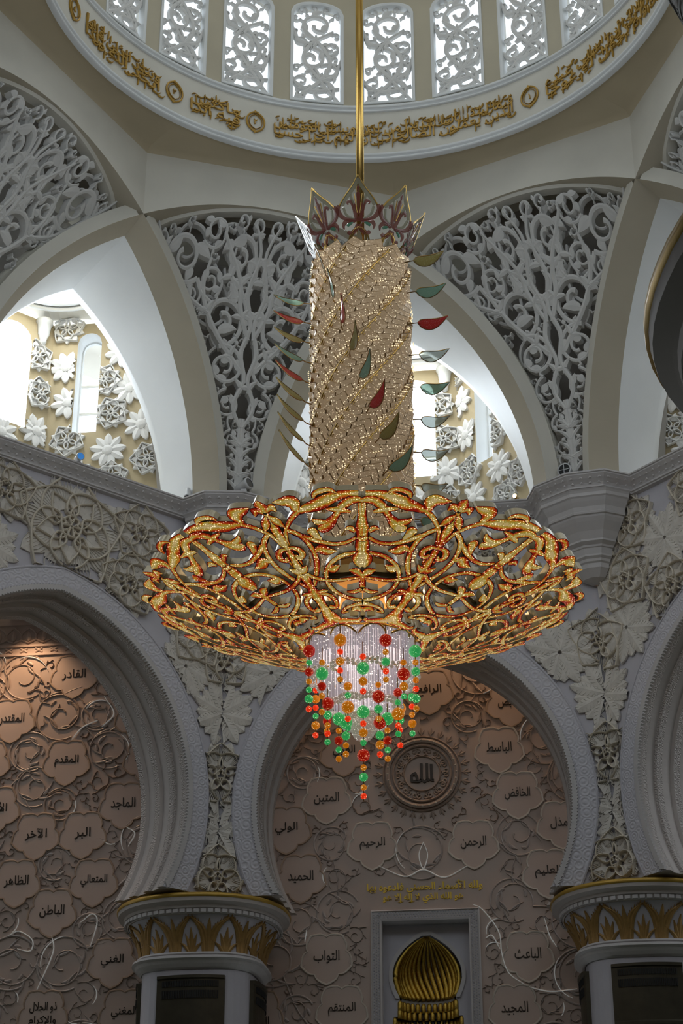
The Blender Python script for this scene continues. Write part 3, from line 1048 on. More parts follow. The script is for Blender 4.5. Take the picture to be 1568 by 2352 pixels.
WIN = {'A': (0.0, 0.68), 'B': (1.30, 0.60)}       # centre along the wall, half width
W_Z0, W_Z1 = 32.1, 36.05
for k in (-1, 0, 1):
    f2 = frame2(k)
    wall = MB()
    walls = {}
    for wh in ('A', 'L', 'R'):
        o, ex, nn = wall_uv(k, wh)
        mpw = plane_map((o[0], o[1], 0), (ex[0], ex[1], 0), Z3, (nn[0], nn[1], 0))
        x0, x1 = (-CH_H, CH_H) if wh == 'A' else (0, CH_C)
        c_, hw = WIN['A'] if wh == 'A' else WIN['B']
        if wh != 'A':
            hw = 0.42
        za = W_Z1 - (0.5 if wh == 'A' else 0.15) * hw
        xs_ = np.linspace(-hw, hw, 17)
        top = W_Z1 - hw + np.sqrt(np.maximum(hw ** 2 - xs_ ** 2, 0))
        g = lambda X, Y, H=0: mpw(np.asarray(X).ravel(), np.asarray(Y).ravel(), 0 * np.asarray(X).ravel() + H).reshape(*np.shape(X), 3)
        for a_, b_ in ((x0, c_ - hw), (c_ + hw, x1)):
            X, Y = np.meshgrid([a_, b_], [CH_BOT, W_Z0, W_Z1, CH_TOP], indexing='ij'); wall.grid(g(X, Y))
        X = np.stack([xs_ + c_, xs_ + c_]); wall.grid(g(X, np.stack([0 * xs_ + CH_BOT, 0 * xs_ + W_Z0])))
        wall.grid(g(X, np.stack([top, 0 * xs_ + CH_TOP])))
        ox_ = np.concatenate([[-hw], xs_, [hw, -hw]]) + c_; oz_ = np.concatenate([[W_Z0], top, [W_Z0, W_Z0]])
        wall.grid(np.stack([g(ox_, oz_), g(ox_, oz_, -0.75)]), 1)
        walls[wh] = (o, ex, nn, mpw, c_, hw)
    # ceiling of the chamber with its round opening, and the little drum above it
    cc = 16.35
    a = np.linspace(0, 2 * np.pi, 49)
    cir = np.stack([1.95 * np.sin(a), cc + 1.95 * np.cos(a)])
    sq = np.stack([np.sin(a) / np.maximum(np.abs(np.sin(a)), np.abs(np.cos(a))) * 5.5, cc + np.cos(a) / np.maximum(np.abs(np.sin(a)), np.abs(np.cos(a))) * 4.6])
    one = np.ones_like(a)
    wall.grid(np.stack([f2(cir[0], cir[1], one * CH_TOP + 0.35), f2(sq[0] * 0.55, cc + (sq[1] - cc) * 0.6, one * CH_TOP + 0.05), f2(sq[0], sq[1], one * CH_TOP)]), 2)
    wall.grid(np.stack([f2(cir[0], cir[1], one * CH_TOP + 0.35), f2(cir[0], cir[1], one * CH_TOP + 3.2)]), 3)
    wall.grid(np.stack([f2(cir[0] * q, cc + (cir[1] - cc) * q, one * (CH_TOP + 3.2 + h_)) for q, h_ in ((1, 0), (.85, .6), (.5, 1.1), (0.01, 1.3))]), 3)
    wall.grid(np.stack([f2(np.array([-4.2, 4.2]), np.array([14.3, 14.3]), np.array([28.2] * 2)), f2(np.array([-CH_C, CH_C]), np.array([CH_D + .2] * 2), np.array([28.2] * 2))]), 1)
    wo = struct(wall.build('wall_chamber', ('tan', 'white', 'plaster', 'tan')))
    mb = MB()
    for rr, zz in ((1.95, .34), (2.12, .22)):
        mb.tube(f2(rr * np.sin(a), cc + rr * np.cos(a), one * (CH_TOP + zz)), 0.08, 8, caps=False)
    mb.build('ring_moulding', 'white', wo, True)
    # small high windows of the chamber drum
    for q in range(3):
        wn += 1
        aa = rad(-35 + 35 * q)
        ce = f2(np.array([1.93 * math.sin(aa)]), np.array([cc + 1.93 * math.cos(aa)]), np.array([CH_TOP + 1.55]))[0]
        n_ = az(k) * math.cos(aa) + tan_(k) * math.sin(aa); t_ = tan_(k) * math.cos(aa) - az(k) * math.sin(aa)
        mb = MB(); mb.box(ce, 0.62, 0.06, 1.0, 0, np.array([[t_[0], t_[1], 0], [n_[0], n_[1], 0], [0, 0, 1]]))
        e_ = struct(empty('window_%d' % wn))
        mb.build('frame', 'sash', e_)
        mb = MB(); mb.box(ce - np.array([n_[0], n_[1], 0]) * 0.03, 0.5, 0.03, 0.86, 0, np.array([[t_[0], t_[1], 0], [n_[0], n_[1], 0], [0, 0, 1]]))
        mb.build('pane', 'daypane', e_)
    # corbels in the two corners
    for s_ in (1, -1):
        p_ = f2(np.array([s_ * 1.06]), np.array([CH_D - 0.05]), np.array([CH_TOP]))[0]
        mb = MB(); mb.lathe([(0.30, 0), (0.31, -.12), (0.25, -.2), (0.22, -.42), (0.20, -.5), (0.21, -.55), (0.12, -.78), (0.13, -.84), (0.09, -.95), (0.01, -1.0)], p_, 16)
        mb.build('corbel', 'white', wo, True)
    for wh, (o, ex, nn, mpw, c_, hw) in walls.items():
        wn += 1
        wo2 = struct(empty('window_%d' % wn))
        xs_ = np.linspace(-hw, hw, 17) + c_
        top = W_Z1 - hw + np.sqrt(np.maximum(hw ** 2 - (xs_ - c_) ** 2, 0))
        mb = MB(); mb.grid(np.stack([mpw(xs_, 0 * xs_ + W_Z0, 0 * xs_ - 0.7), mpw(xs_, top, 0 * xs_ - 0.7)])); mb.build('pane', 'pane_clear', wo2)
        for zz in (33.2, 34.3):
            mb = MB(); ribbon(mb, np.stack([np.linspace(-hw, hw, 2) + c_, [zz, zz]], -1), 0.05, mpw, -0.72, -0.62, -0.62); mb.build('glazing_bar', 'sash', wo2)
        mb = MB()
        ox_ = np.concatenate([[c_ - hw], xs_, [c_ + hw, c_ - hw]]); oz_ = np.concatenate([[W_Z0], top, [W_Z0, W_Z0]])
        ribbon(mb, np.stack([ox_, oz_], -1), 0.10, mpw, -0.72, -0.6, -0.6); mb.build('frame', 'white', wo2)
    # the deep white arch that leads from the star arches into the chamber
    lo = MB()
    t_ = np.linspace(0, 1, 25)
    for s_ in (1, -1):
        # edge at the star arch: plane 1 m behind the arch face, from springing to the crossing
        d_ = AP + 1.0
        a1 = 4.515
        ph = 0.042 + t_ * (math.acos(a1 / ARC_R) - 0.042)
        al = ARC_R * np.cos(ph); z1 = ARC_Z + ARC_R * np.sin(ph)
        X1 = s_ * (-d_ * 0.38268 + al * 0.92388); D1 = d_ * 0.92388 + al * 0.38268
        ph2 = 0.042 + t_ * (math.acos(4.75 / 8.75) - 0.042)
        X2 = s_ * (8.75 * np.cos(ph2) - 4.75); z2 = ARC_Z + 8.75 * np.sin(ph2); D2 = 0 * t_ + 14.9
        rows = [f2(X1, D1, z1)]
        for q in np.linspace(0.2, 1, 5):
            rows.append(f2(X1 * (1 - q) + X2 * q, D1 * (1 - q) + D2 * q, z1 * (1 - q) + z2 * q))
        lo.grid(np.stack(rows), 0)
        lo.grid(np.stack([f2(X2, D2, z2), f2(X2, D2 + 0.25, z2), f2(X2 * 1.0 + s_ * 1.2, D2 + .25, z2 + 0.9)]), 0)
        for zz in (28.37,):
            lo.grid(np.stack([f2(np.array([X1[0], X2[0]]), np.array([D1[0], 14.9]), np.array([zz, zz])), f2(np.array([X1[0], X2[0]]), np.array([D1[0], 14.9]), np.array([28.2, 28.2]))]), 0)
    struct(lo.build('wall_arch', 'white', smooth=True))
    # flower medallions on the chamber walls
    if k == -1:
        pts = [('r', 84, 818, 'A'), ('r', 91, 905, 'A'), ('p', 81, 992, 'A'), ('p', 0, 992, 'A'), ('r', 157, 758, 'R'), ('p', 153, 846, 'R'), ('p', 158, 927, 'R'),
               ('r', 155, 1014, 'R'), ('r', 240, 875, 'R'), ('r', 256, 950, 'R'), ('p', 248, 1036, 'R'), ('p', 300, 893, 'R'), ('p', 325, 976, 'R'), ('r', 340, 1054, 'R'), ('p', 282, 810, 'R'), ('r', 255, 1098, 'R'), ('p', 170, 1090, 'R')]
    elif k == 0:
        pts = [('r', 1005, 933, 'A'), ('r', 1019, 1010, 'A'), ('p', 1023, 1085, 'A'), ('p', 968, 1152, 'A'), ('r', 1040, 872, 'R'), ('p', 1056, 926, 'R'), ('p', 1072, 1000, 'R'),
               ('r', 1080, 1083, 'R'), ('p', 1148, 1072, 'R'), ('r', 1137, 1000, 'R'), ('r', 1118, 945, 'R'), ('r', 1028, 1152, 'A'), ('p', 1090, 1145, 'R'), ('r', 1160, 1140, 'R'), ('r', 1195, 1082, 'R'),
               ('p', 690, 1110, 'L'), ('r', 712, 1060, 'L'), ('r', 660, 1150, 'L')]
    else:
        pts = [('p', 1550, 912, 'L'), ('r', 1542, 988, 'L'), ('p', 1585, 1040, 'L'), ('r', 1600, 950, 'L')]
    for kd, px, py, wh in pts:
        o, ex, nn, mpw, c_, hw = walls[wh]
        p_ = hit_wall(px, py, o, nn)
        s_ = (p_[:2] - o) @ ex
        m4 = Matrix(((ex[0], 0, nn[0], p_[0]), (ex[1], 0, nn[1], p_[1]), (0, 1, 0, p_[2]), (0, 0, 0, 1))) @ Matrix.Rotation(0.35 * (px % 7 - 3), 4, 'Z')
        me_ = MED[kd]
        if abs(s_ - c_) < hw + 0.66 and W_Z0 - 0.7 < p_[2] < W_Z1 + 0.7 or (wh == 'A' and abs(s_) > CH_H - 0.66) or (wh != 'A' and s_ < 0.66):
            v = np.array([q.co[:] for q in me_.vertices]); rm = np.array(m4.to_3x3())
            wv = v @ rm.T + np.array(p_)
            sx = (wv[:, :2] - o) @ ex
            bad = (np.abs(sx - c_) < hw) & (wv[:, 2] > W_Z0) & (wv[:, 2] < W_Z1 - hw * 0.2)      # cut where the window opens
            bad |= (np.abs(sx) > CH_H) if wh == 'A' else (sx < 0)
            mb = MB()
            keep = [tuple(q.vertices) for q in me_.polygons if not bad[list(q.vertices)].any()]
            mb.add(v, None, 0, [(list(q), 0) for q in keep])
            me_o = mb.build('flower_medallion', 'gypsum', wo)
        else:
            me_o = link('flower_medallion', me_, wo)
        me_o.matrix_world = m4

# the chambers on the viewer's side of the octagon (behind the camera's view): plain walls and roofs close the room
mb = MB()
for k in (2, 3, 4, 5, 6):
    n, t = az(k), tan_(k)
    h_ = 15.2 * math.tan(rad(22.5))
    a_, b_ = n * 15.2 - t * h_, n * 15.2 + t * h_
    mb.poly([P3(a_, 27.5), P3(b_, 27.5), P3(b_, 38.8), P3(a_, 38.8)])
struct(mb.build('wall_rear_octagon', 'hall'))

# ================================================================== LOWER OCTAGON: BAYS, CORNICE, COLUMNS
WD = 14.1
HC, RI, RO, AZC = 0.82, 5.5, 6.25, 18.75      # arch: each limb is struck from 0.82 m beyond the middle
Z_FOOT, Z_CORN = 16.0, 27.55


def limb(r, n=46, zf=Z_FOOT):
    """right limb then left limb of an arch of radius r: (x, z)"""
    p0 = math.asin((zf - AZC) / r); p1 = math.acos(HC / r)
    ph = np.linspace(p0, p1, n)
    x = -HC + r * np.cos(ph); z = AZC + r * np.sin(ph)
    return np.concatenate([x, -x[::-1][1:]]), np.concatenate([z, z[::-1][1:]])


def arch_hw(z, r):
    q = r * r - (z - AZC) ** 2
    return np.where(q > 0, np.maximum(-HC + np.sqrt(np.maximum(q, 0)), 0), 0)


REL = {}


def flower_relief(kind):   # low inlaid flowers: leafy star, interlaced knot, big knot
    if kind in REL:
        return REL[kind]
    mb = MB(); mp = plane_map((0, 0, 0), (1, 0, 0), (0, 1, 0), (0, 0, 1))
    if kind == 'leafy':
        R = 1.12
        for ring, (n, r0, r1, w, h) in enumerate(((8, 0.08, 0.96, 0.50, 0.035), (8, 0.06, 1.12, 0.44, 0.065))):
            for i in range(n):
                a = 2 * math.pi * (i + 0.5 * ring) / n + 0.1
                t = np.linspace(0, 1, 10)
                d = r0 + (r1 - r0) * t
                wd = w * np.sin(np.pi * np.clip(t * 0.84 + 0.10, 0, 1)) ** 0.9; wd[-1] = 0.01
                ribbon(mb, np.stack([d * np.cos(a), d * np.sin(a)], -1), wd, mp, 0, h, h + 0.04)
                for j in range(1, 8):                       # veins
                    tt = j / 9
                    for s_ in (1, -1):
                        bx = r0 + (r1 - r0) * tt
                        ln = w * 0.5 * math.sin(math.pi * min(1, (tt + .12) * 0.8 + 0.14)) ** 0.9
                        q = np.array([[bx, 0], [bx + 0.12, s_ * ln * 0.9]])
                        c_, n_ = math.cos(a), math.sin(a)
                        ribbon(mb, np.stack([q[:, 0] * c_ - q[:, 1] * n_, q[:, 0] * n_ + q[:, 1] * c_], -1), 0.018, mp, h, h + 0.022, h + 0.03, (0, 0))
    else:
        R = 1.1 if kind == 'knot' else 1.95
        n = 5
        for i in range(10):
            a = 2 * math.pi * i / 10 + math.pi / 2 + 0.31
            t = np.linspace(0, 1, 8)
            d = R * (0.3 + 0.7 * t)
            wd = R * 0.42 * np.sin(np.pi * np.clip(t * 0.8 + 0.15, 0, 1)); wd[-1] = 0.01
            ribbon(mb, np.stack([d * np.cos(a), d * np.sin(a)], -1), wd, mp, 0, 0.03 + 0.01 * (i % 2), 0.055 + 0.01 * (i % 2))
            for j in range(-3, 4):
                q = smooth([(R * 0.45, j * R * 0.025), (R * 0.7, j * R * 0.06), (R * 0.85, j * R * 0.045)], 4)
                c_, n_ = math.cos(a), math.sin(a)
                ribbon(mb, np.stack([q[:, 0] * c_ - q[:, 1] * n_, q[:, 0] * n_ + q[:, 1] * c_], -1), 0.02, mp, 0.05, 0.075, 0.085, (0, 0))
        for i in range(n):                                   # interlaced five-lobed cord: two nested orders of arcs
            a = 2 * math.pi * i / n + math.pi / 2
            for s_ in (1, -1):
                k_ = smooth([(0.10, 0.0), (0.16, s_ * 0.07), (0.10, s_ * 0.16), (-0.02, s_ * 0.30), (0.15, s_ * 0.55), (0.5, s_ * 0.52), (0.85, s_ * 0.22), (1.02, 0.0)], 26) * R * 0.95
                c_, n_ = math.cos(a), math.sin(a)
                ribbon(mb, np.stack([k_[:, 0] * c_ - k_[:, 1] * n_, k_[:, 0] * n_ + k_[:, 1] * c_], -1), 0.042 * (1 if R < 1.5 else 1.5), mp, 0, 0.12 + 0.008 * i, 0.15 + 0.008 * i, (1, 1))
            if kind == 'big':
                for s_ in (1, -1):
                    k_ = smooth([(0.02, 0), (0.12, s_ * 0.14), (0.35, s_ * 0.17), (0.62, 0.0)], 14) * R
                    c_, n_ = math.cos(a + .63), math.sin(a + .63)
                    ribbon(mb, np.stack([k_[:, 0] * c_ - k_[:, 1] * n_, k_[:, 0] * n_ + k_[:, 1] * c_], -1), 0.05, mp, 0, 0.13, 0.16, (1, 1))
    o = mb.build('flower_relief', ('relief', 'relief_rim')); REL[kind] = o.data
    bpy.data.objects.remove(o)
    return REL[kind]


for k, nm in ((-1, 'wall_left'), (0, 'wall_front'), (1, 'wall_right')):
    mp = bay_map(k, WD)
    n, t = az(k), tan_(k)
    half = WD * math.tan(rad(22.5))
    # plain wall with a horseshoe opening
    mb = MB()
    zt = np.concatenate([np.linspace(Z_FOOT - 0.1, 25.0, 60), [25.001, 26, Z_CORN + 0.9]])
    hw = arch_hw(zt, RO - 0.05)
    g = lambda X, Y, H=0: mp(np.asarray(X).ravel(), np.asarray(Y).ravel(), 0 * np.asarray(X).ravel() + H).reshape(*np.shape(X), 3)
    for s_ in (1, -1):
        mb.grid(g(np.stack([s_ * hw, s_ * half + 0 * hw]), np.stack([zt, zt])))
    wo = struct(mb.build(nm, 'wall'))
    # flat carved band round the arch
    x1, z1 = limb(RI); x2, z2 = limb(RO)
    m_ = MB()
    m_.grid(np.stack([g(x1, z1, 0.10), g(x1 * .3 + x2 * .7, z1 * .3 + z2 * .7, 0.10), g(x2, z2, 0.09), g(x2, z2, 0)]))
    m_.build('arch_band', 'band', wo, False)
    m_ = MB()
    for r_, h_ in ((RI + 0.16, 0.10), (RO - 0.05, 0.09)):
        xx, z_ = limb(r_, 60)
        ribbon(m_, np.stack([xx, z_], -1), 0.05, mp, h_ - 0.05, h_ + 0.02, h_ + 0.03)
    m_.build('arch_fillet', 'wall', wo)
    # rope moulding of beads
    m_ = MB()
    xx, z_ = limb(RI + 0.06, 110)
    tx = np.gradient(xx); tz = np.gradient(z_)
    for i in range(1, len(xx) - 1):
        l_ = math.hypot(tx[i], tz[i])
        c_ = mp(xx[i:i + 1], z_[i:i + 1], np.array([0.09]))[0]
        e1 = np.array([t[0], t[1], 0]) * tx[i] / l_ + Z3 * tz[i] / l_
        e2 = np.array([-n[0], -n[1], 0]); e3 = np.cross(e1, e2)
        sk = e1 * 0.8 + e3 * 0.6
        m_.box(c_, 0.085, 0.13, 0.20, 0, np.stack([sk, e2, np.cross(sk, e2)]))
    b_ = m_.build('rope_moulding', 'cornice', wo); b_['kind'] = 'stuff'
    # stepped reveal (the thickness of the wall)
    steps = [(0.08, 0), (0.0, -.05), (-0.18, -.05), (-0.20, 0.05), (-0.55, 0.02), (-0.57, -.08), (-0.80, -.08), (-0.84, 0.03), (-1.25, 0.02), (-1.28, -.09), (-1.55, -.10), (-1.58, -.02), (-1.9, -.06), (-1.94, -.16), (-2.2, -.17), (-2.2, 0.9)]
    names = [0, 1, 0, 0, 1, 1, 0, 0, 0, 1, 0, 0, 0, 1, 0]
    m_ = MB()
    S_ = []
    for h_, dr in steps:
        xx, z_ = limb(RI + dr, 46)
        S_.append(g(xx, z_, h_))
    m_.grid(np.stack(S_).transpose(1, 0, 2), names)
    m_.build('arch_reveal', ('reveal', 'reveal_carved'), wo, False)
    # foot of the arch: horizontal cut
    m_ = MB()
    for s_ in (1, -1):
        xf = np.array([abs(q_f) for q_f in [limb(RI + dr, 46)[0][0] for h_, dr in steps[:-1]]]) * s_
        hf = np.array([h_ for h_, dr in steps[:-1]])
        m_.grid(np.stack([g(xf, 0 * xf + Z_FOOT, hf), g(0 * xf + s_ * (half + 0.35), 0 * xf + Z_FOOT, hf)]))
    m_.build('arch_foot', 'reveal', wo)
    # floral relief
    spots = {-1: [('big', 0.10, 26.30), ('knot', -2.2, 26.9), ('leafy', -4.4, 26.6), ('knot', 2.55, 26.85), ('leafy', 3.75, 25.6), ('knot', 2.25, 25.05), ('leafy', -2.6, 25.0), ('knot', -4.6, 24.6),
                  ('knot', 4.75, 24.0), ('leafy', 4.4, 22.9), ('leafy', 5.85, 21.7), ('knot', 5.85, 23.5), ('knot', 5.85, 19.7), ('leafy', 5.85, 18.0), ('knot', 5.85, 16.55), ('leafy', -5.8, 22.6), ('knot', 4.9, 26.6)],
             0: [('leafy', -5.85, 21.7), ('knot', -5.85, 23.5), ('leafy', -4.3, 22.95), ('leafy', -4.0, 25.2), ('knot', -2.6, 26.4), ('big', 0, 26.3), ('knot', 2.4, 26.5), ('leafy', 4.3, 25.3), ('leafy', 4.55, 23.2),
                 ('knot', 5.85, 23.6), ('leafy', 5.85, 21.8), ('knot', 5.85, 19.9), ('leafy', 5.85, 18.2), ('knot', 5.85, 16.65), ('knot', -5.85, 19.7), ('leafy', -5.85, 18.0), ('knot', -5.85, 16.55)],
             1: [('knot', -4.35, 26.95), ('knot', -4.6, 25.15), ('leafy', -2.9, 25.9), ('leafy', -5.6, 25.9), ('leafy', -4.7, 23.6), ('knot', -2.8, 24.3), ('knot', -6.0, 23.4), ('leafy', -5.85, 21.8), ('knot', -5.85, 19.9), ('leafy', -5.85, 18.2),
                 ('knot', -5.85, 16.65), ('big', 0, 26.3), ('knot', -1.6, 27.2)]}[k]
    for i, (kd, x, z) in enumerate(spots):
        x_ = x
        if abs(x) > half - 0.3:
            x_ = math.copysign(half, x)          # sits astride the corner: pull it half a hand in
        p_ = mp(np.array([x_]), np.array([z]), np.array([0.012 + 0.014 * (i % 3)]))[0]
        m4 = Matrix(((t[0], 0, -n[0], p_[0]), (t[1], 0, -n[1], p_[1]), (0, 1, 0, p_[2]), (0, 0, 0, 1)))

        def keep(w, n=n, t=t):
            xx = w[:, :2] @ t; zz = w[:, 2]
            rr = np.hypot(np.abs(xx) + HC, zz - AZC)          # clear of the band round the arch and of the cornice
            return (rr > RO - 0.02) & (np.abs(xx) < half - 0.02) & (zz < 27.84) & (zz > 16.1)
        clipped(flower_relief(kd), m4, keep, 'flower_relief', ('relief', 'relief_rim'), wo)

# impost blocks over the capitals are part of the wall; underside of the bays
mb = MB()
for kk in (-1.5, -0.5, 0.5, 1.5):
    n, t = az(kk), tan_(kk)
    for zz, hw_ in ((15.9, 1.95),):
        pts = []
        for r_, w_ in ((14.2, 0.0), (14.75, 1.55), (16.3, 2.1), (17.6, 1.2), (17.6, -1.2), (16.3, -2.1), (14.75, -1.55)):
            q = n * (r_ + 0.95) + t * w_
            pts.append(P3(q, zz))
        mb.poly(pts)
        mb.grid(np.stack([np.array(pts + pts[:1]), np.array(pts + pts[:1]) + [0, 0, 0.9]]))
struct(mb.build('wall_impost', 'wall'))

# cornice: a swept profile that runs along the bays and breaks forward round each corbel
line = []
for kk in (-1.5, -0.5, 0.5, 1.5):
    n, t = az(kk), tan_(kk)
    for tt, r_ in ((-1.72, 14.05), (-1.18, 13.36), (0.0, 13.06), (1.18, 13.36), (1.72, 14.05)):
        line.append(n * r_ + t * tt)
line = np.array(line)


def offset_line(L_, d):
    out = []
    for i in range(len(L_)):
        a = L_[max(i - 1, 0)]; b = L_[i]; c = L_[min(i + 1, len(L_) - 1)]
        e1 = b - a if i else c - b; e2 = c - b if i < len(L_) - 1 else b - a
        e1 = e1 / np.linalg.norm(e1); e2 = e2 / np.linalg.norm(e2)
        n1 = np.array([-e1[1], e1[0]]); n2 = np.array([-e2[1], e2[0]])
        m = n1 + n2; m /= np.linalg.norm(m)
        out.append(b + m * d / max(0.35, m @ n1))
    return np.array(out)


prof = [(1.2, 28.36), (0.02, 28.36), (0.0, 28.35), (0.0, 28.30), (0.04, 28.28), (0.04, 28.24), (0.06, 28.22), (0.13, 28.14), (0.24, 28.03), (0.28, 27.95), (0.26, 27.93), (0.26, 27.89), (0.31, 27.87), (0.31, 27.83), (0.46, 27.81)]
mb = MB()
mb.grid(np.stack([np.c_[offset_line(line, d), np.full(len(line), z)] for d, z in prof]))
corn = struct(mb.build('trim_9', 'cornice'))
corn.name = 'trim_9'
mb = MB()                                              # leaf ornament along the cove
for i in range(len(line) - 1):
    for lvl, (d, z, w_, h_) in enumerate(((0.12, 28.165, 0.10, 0.07), (0.235, 28.03, 0.10, 0.06))):
        a, b = offset_line(line, d - 0.015)[i:i + 2]
        L_ = np.linalg.norm(b - a)
        e = (b - a) / L_; nn = np.array([-e[1], e[0]])
        m = max(1, int(L_ / 0.26))
        for j in range(m):
            c_ = a + (b - a) * (j + 0.5) / m
            q = [P3(c_ - e * w_ * .5, z - h_ * .5), P3(c_ + e * w_ * .5, z - h_ * .5), P3(c_ + e * w_ * .2 - nn * .01, z + h_ * .5), P3(c_ - e * w_ * .2 - nn * .01, z + h_ * .5), P3(c_ - nn * .022, z)]
            mb.add(q, None, 0, [([0, 1, 4], 0), ([1, 2, 4], 0), ([2, 3, 4], 0), ([3, 0, 4], 0)])
o_ = mb.build('leaf_ornament', 'cornice', corn); o_['kind'] = 'stuff'

# stepped corbels under the breaks of the cornice
for kk in (-0.5, 0.5, -1.5, 1.5):
    n, t = az(kk), tan_(kk)
    pl = np.array([(-1.70, 14.2), (-1.16, 13.52), (0, 13.22), (1.16, 13.52), (1.70, 14.2), (1.2, 15.4), (-1.2, 15.4)])
    mb = MB()
    rows = []
    for f, z in ((0.97, 27.84), (0.95, 27.80), (0.93, 27.74), (0.925, 27.64), (0.90, 27.60), (0.87, 27.50), (0.82, 27.36), (0.80, 27.22), (0.81, 27.20), (0.80, 27.14), (0.77, 27.12), (0.76, 27.06), (0.72, 26.95), (0.62, 26.72), (0.55, 26.50), (0.55, 26.44), (0.48, 26.36), (0.47, 26.30), (0.45, 26.28), (0.42, 26.10), (0.42, 26.04), (0.38, 25.98), (0.37, 25.90), (0.34, 25.86), (0.33, 25.72), (0.30, 25.66), (0.22, 25.48), (0.04, 25.36)):
        q = pl.copy()
        q[:, 0] *= f; q[:, 1] = 15.15 - (15.15 - q[:, 1]) * f
        rows.append(np.array([P3(n * r_ + t * x_, z) for x_, r_ in np.vstack([q, q[:1]])]))
    mb.grid(np.stack(rows))
    mb.build('corbel', 'cornice', corn)

# ------------------------------------------------------------------ columns
def sup(R, n, th):
    return R / (np.abs(np.cos(th)) ** n + np.abs(np.sin(th)) ** n) ** (1.0 / n)


def make_column(loc, label, s=1.0, rot=0.0, group='gilded palm columns'):
    root = tag(empty('column', loc, (0, 0, rot)), label, 'column', group)
    root.scale = (s, s, s)
    N = 64
    th = np.linspace(0, 2 * np.pi, N + 1)

    def ring(R, n, z):
        r_ = sup(R, n, th)
        return np.stack([r_ * np.cos(th), r_ * np.sin(th), 0 * th + z], -1)
    # z measured from the column foot; capital rim at 15.87
    mb = MB(); mb.grid(np.stack([ring(0.01, 2, 15.87), ring(2.3, 2.2, 15.90), ring(2.54, 2.2, 15.89), ring(2.58, 2.2, 15.84), ring(2.575, 2.2, 15.77), ring(2.52, 2.2, 15.75)])); mb.build('capital_rim', 'rimgold', root, True)
    bell = [(2.55, 2.2, 15.76), (2.53, 2.2, 15.66), (2.40, 2.2, 15.60), (2.36, 2.25, 15.58), (2.34, 2.25, 15.50), (2.28, 2.3, 15.48), (2.24, 2.3, 15.36), (2.20, 2.4, 15.34)]
    mb = MB(); mb.grid(np.stack([ring(*b) for b in bell])); mb.build('capital_moulding', 'reveal', root)
    mb = MB()
    for i in range(72):                                   # tongue-and-dart row
        a = 2 * math.pi * i / 72
        r_ = float(sup(2.30, 2.28, np.array(a)))
        e = np.array([math.cos(a), math.sin(a), 0]); f = np.array([-math.sin(a), math.cos(a), 0])
        mb.box(e * r_ + Z3 * 15.42, 0.06, 0.15, 0.10, 0, np.stack([e, f, Z3]))
    o = mb.build('dentil', 'cornice', root); o['kind'] = 'stuff'

    def bellR(z):
        u = np.clip((15.34 - np.asarray(z)) / (15.34 - 14.34), 0, 1)
        return 2.18 - 0.42 * (1 - (1 - u) ** 1.9), 2.4 + 0.7 * u
    zz = np.linspace(15.34, 14.34, 12)
    mb = MB(); mb.grid(np.stack([ring(*bellR(z), z) for z in zz])); mb.build('capital_bell', 'wall', root, True)

    def bmap(x, y, h):
        R, n = bellR(y)
        r_ = sup(R, n, np.asarray(x)) + np.asarray(h)
        return np.stack([r_ * np.cos(x), r_ * np.sin(x), np.asarray(y) + 0 * r_], -1)
    for i in range(12):                                   # gilded palms: arching fronds meeting over a small sprout
        a = 2 * math.pi * (i + 0.5) / 12
        hw = 2 * math.pi / 24
        mb = MB()
        for s_ in (1, -1):
            for off, w_ in ((0.30, 0.052), (0.12, 0.052)):
                k_ = smooth([(a + s_ * hw * off * 0.7, 14.35), (a + s_ * hw * (off + .02), 14.72), (a + s_ * hw * (off + 0.25), 15.03), (a + s_ * hw * 0.98, 15.28)], 14)
                ribbon(mb, k_, w_ * np.concatenate([np.linspace(1.5, 1.1, 10), np.linspace(1, .3, 4)]), bmap, 0, 0.035, 0.06)
                for j in range(2, 13):                     # feathered edge of the frond
                    dx, dy = k_[min(j + 1, 13)] - k_[j - 1]
                    an = math.atan2(dy, dx * 2)
                    for sd in (0.55, -0.55):
                        ex_ = (math.cos(an + sd) * 0.10 / 2, math.sin(an + sd) * 0.13)
                        ribbon(mb, np.array([[k_[j][0], k_[j][1]], [k_[j][0] + ex_[0], k_[j][1] + ex_[1]]]), np.array([0.016, 0.006]), bmap, 0, 0.03, 0.04)
        k_ = smooth([(a, 14.35), (a, 14.85), (a, 15.24)], 8); ribbon(mb, k_, np.array([.10, .09, .08, .075, .07, .06, .04, .01]), bmap, 0, 0.04, 0.07)
        mb.build('palm_frond', 'palmgold', root)
        a2 = a + hw
        mb = MB()
        for an, ln, w_ in ((0, 0.66, 0.06), (0.30, 0.50, 0.05), (-0.30, 0.50, 0.05), (0.75, 0.34, 0.045), (-0.75, 0.34, 0.045)):
            k_ = smooth([(a2 + an * 0.05, 14.35), (a2 + an * 0.14, 14.35 + ln * 0.5), (a2 + an * 0.30, 14.35 + ln)], 8)
            ribbon(mb, k_, w_ * np.array([1.3, 1.4, 1.4, 1.3, 1.1, .8, .5, .1]), bmap, 0, 0.035, 0.06)
        mb.build('palm_sprout', 'palmgold', root)
    mb = MB()
    mb.grid(np.stack([ring(R, n, z) for R, n, z in ((1.76, 3, 14.35), (1.86, 3, 14.34), (1.88, 3, 14.29), (1.84, 3, 14.26), (1.96, 3.2, 14.22), (1.98, 3.2, 14.15), (1.90, 3.2, 14.10), (1.84, 3.4, 14.02), (1.76, 3.4, 13.93), (1.68, 3.6, 13.88))])); mb.build('neck_moulding', 'cornice', root)
    mb = MB()
    mb.grid(np.stack([ring(1.66, 3.6, z) for z in (13.90, 6, 1.2)] + [ring(1.72, 3.6, 1.1), ring(1.95, 3.6, 0.9), ring(1.95, 3.6, 0.0)])); mb.build('shaft', 'wall', root)
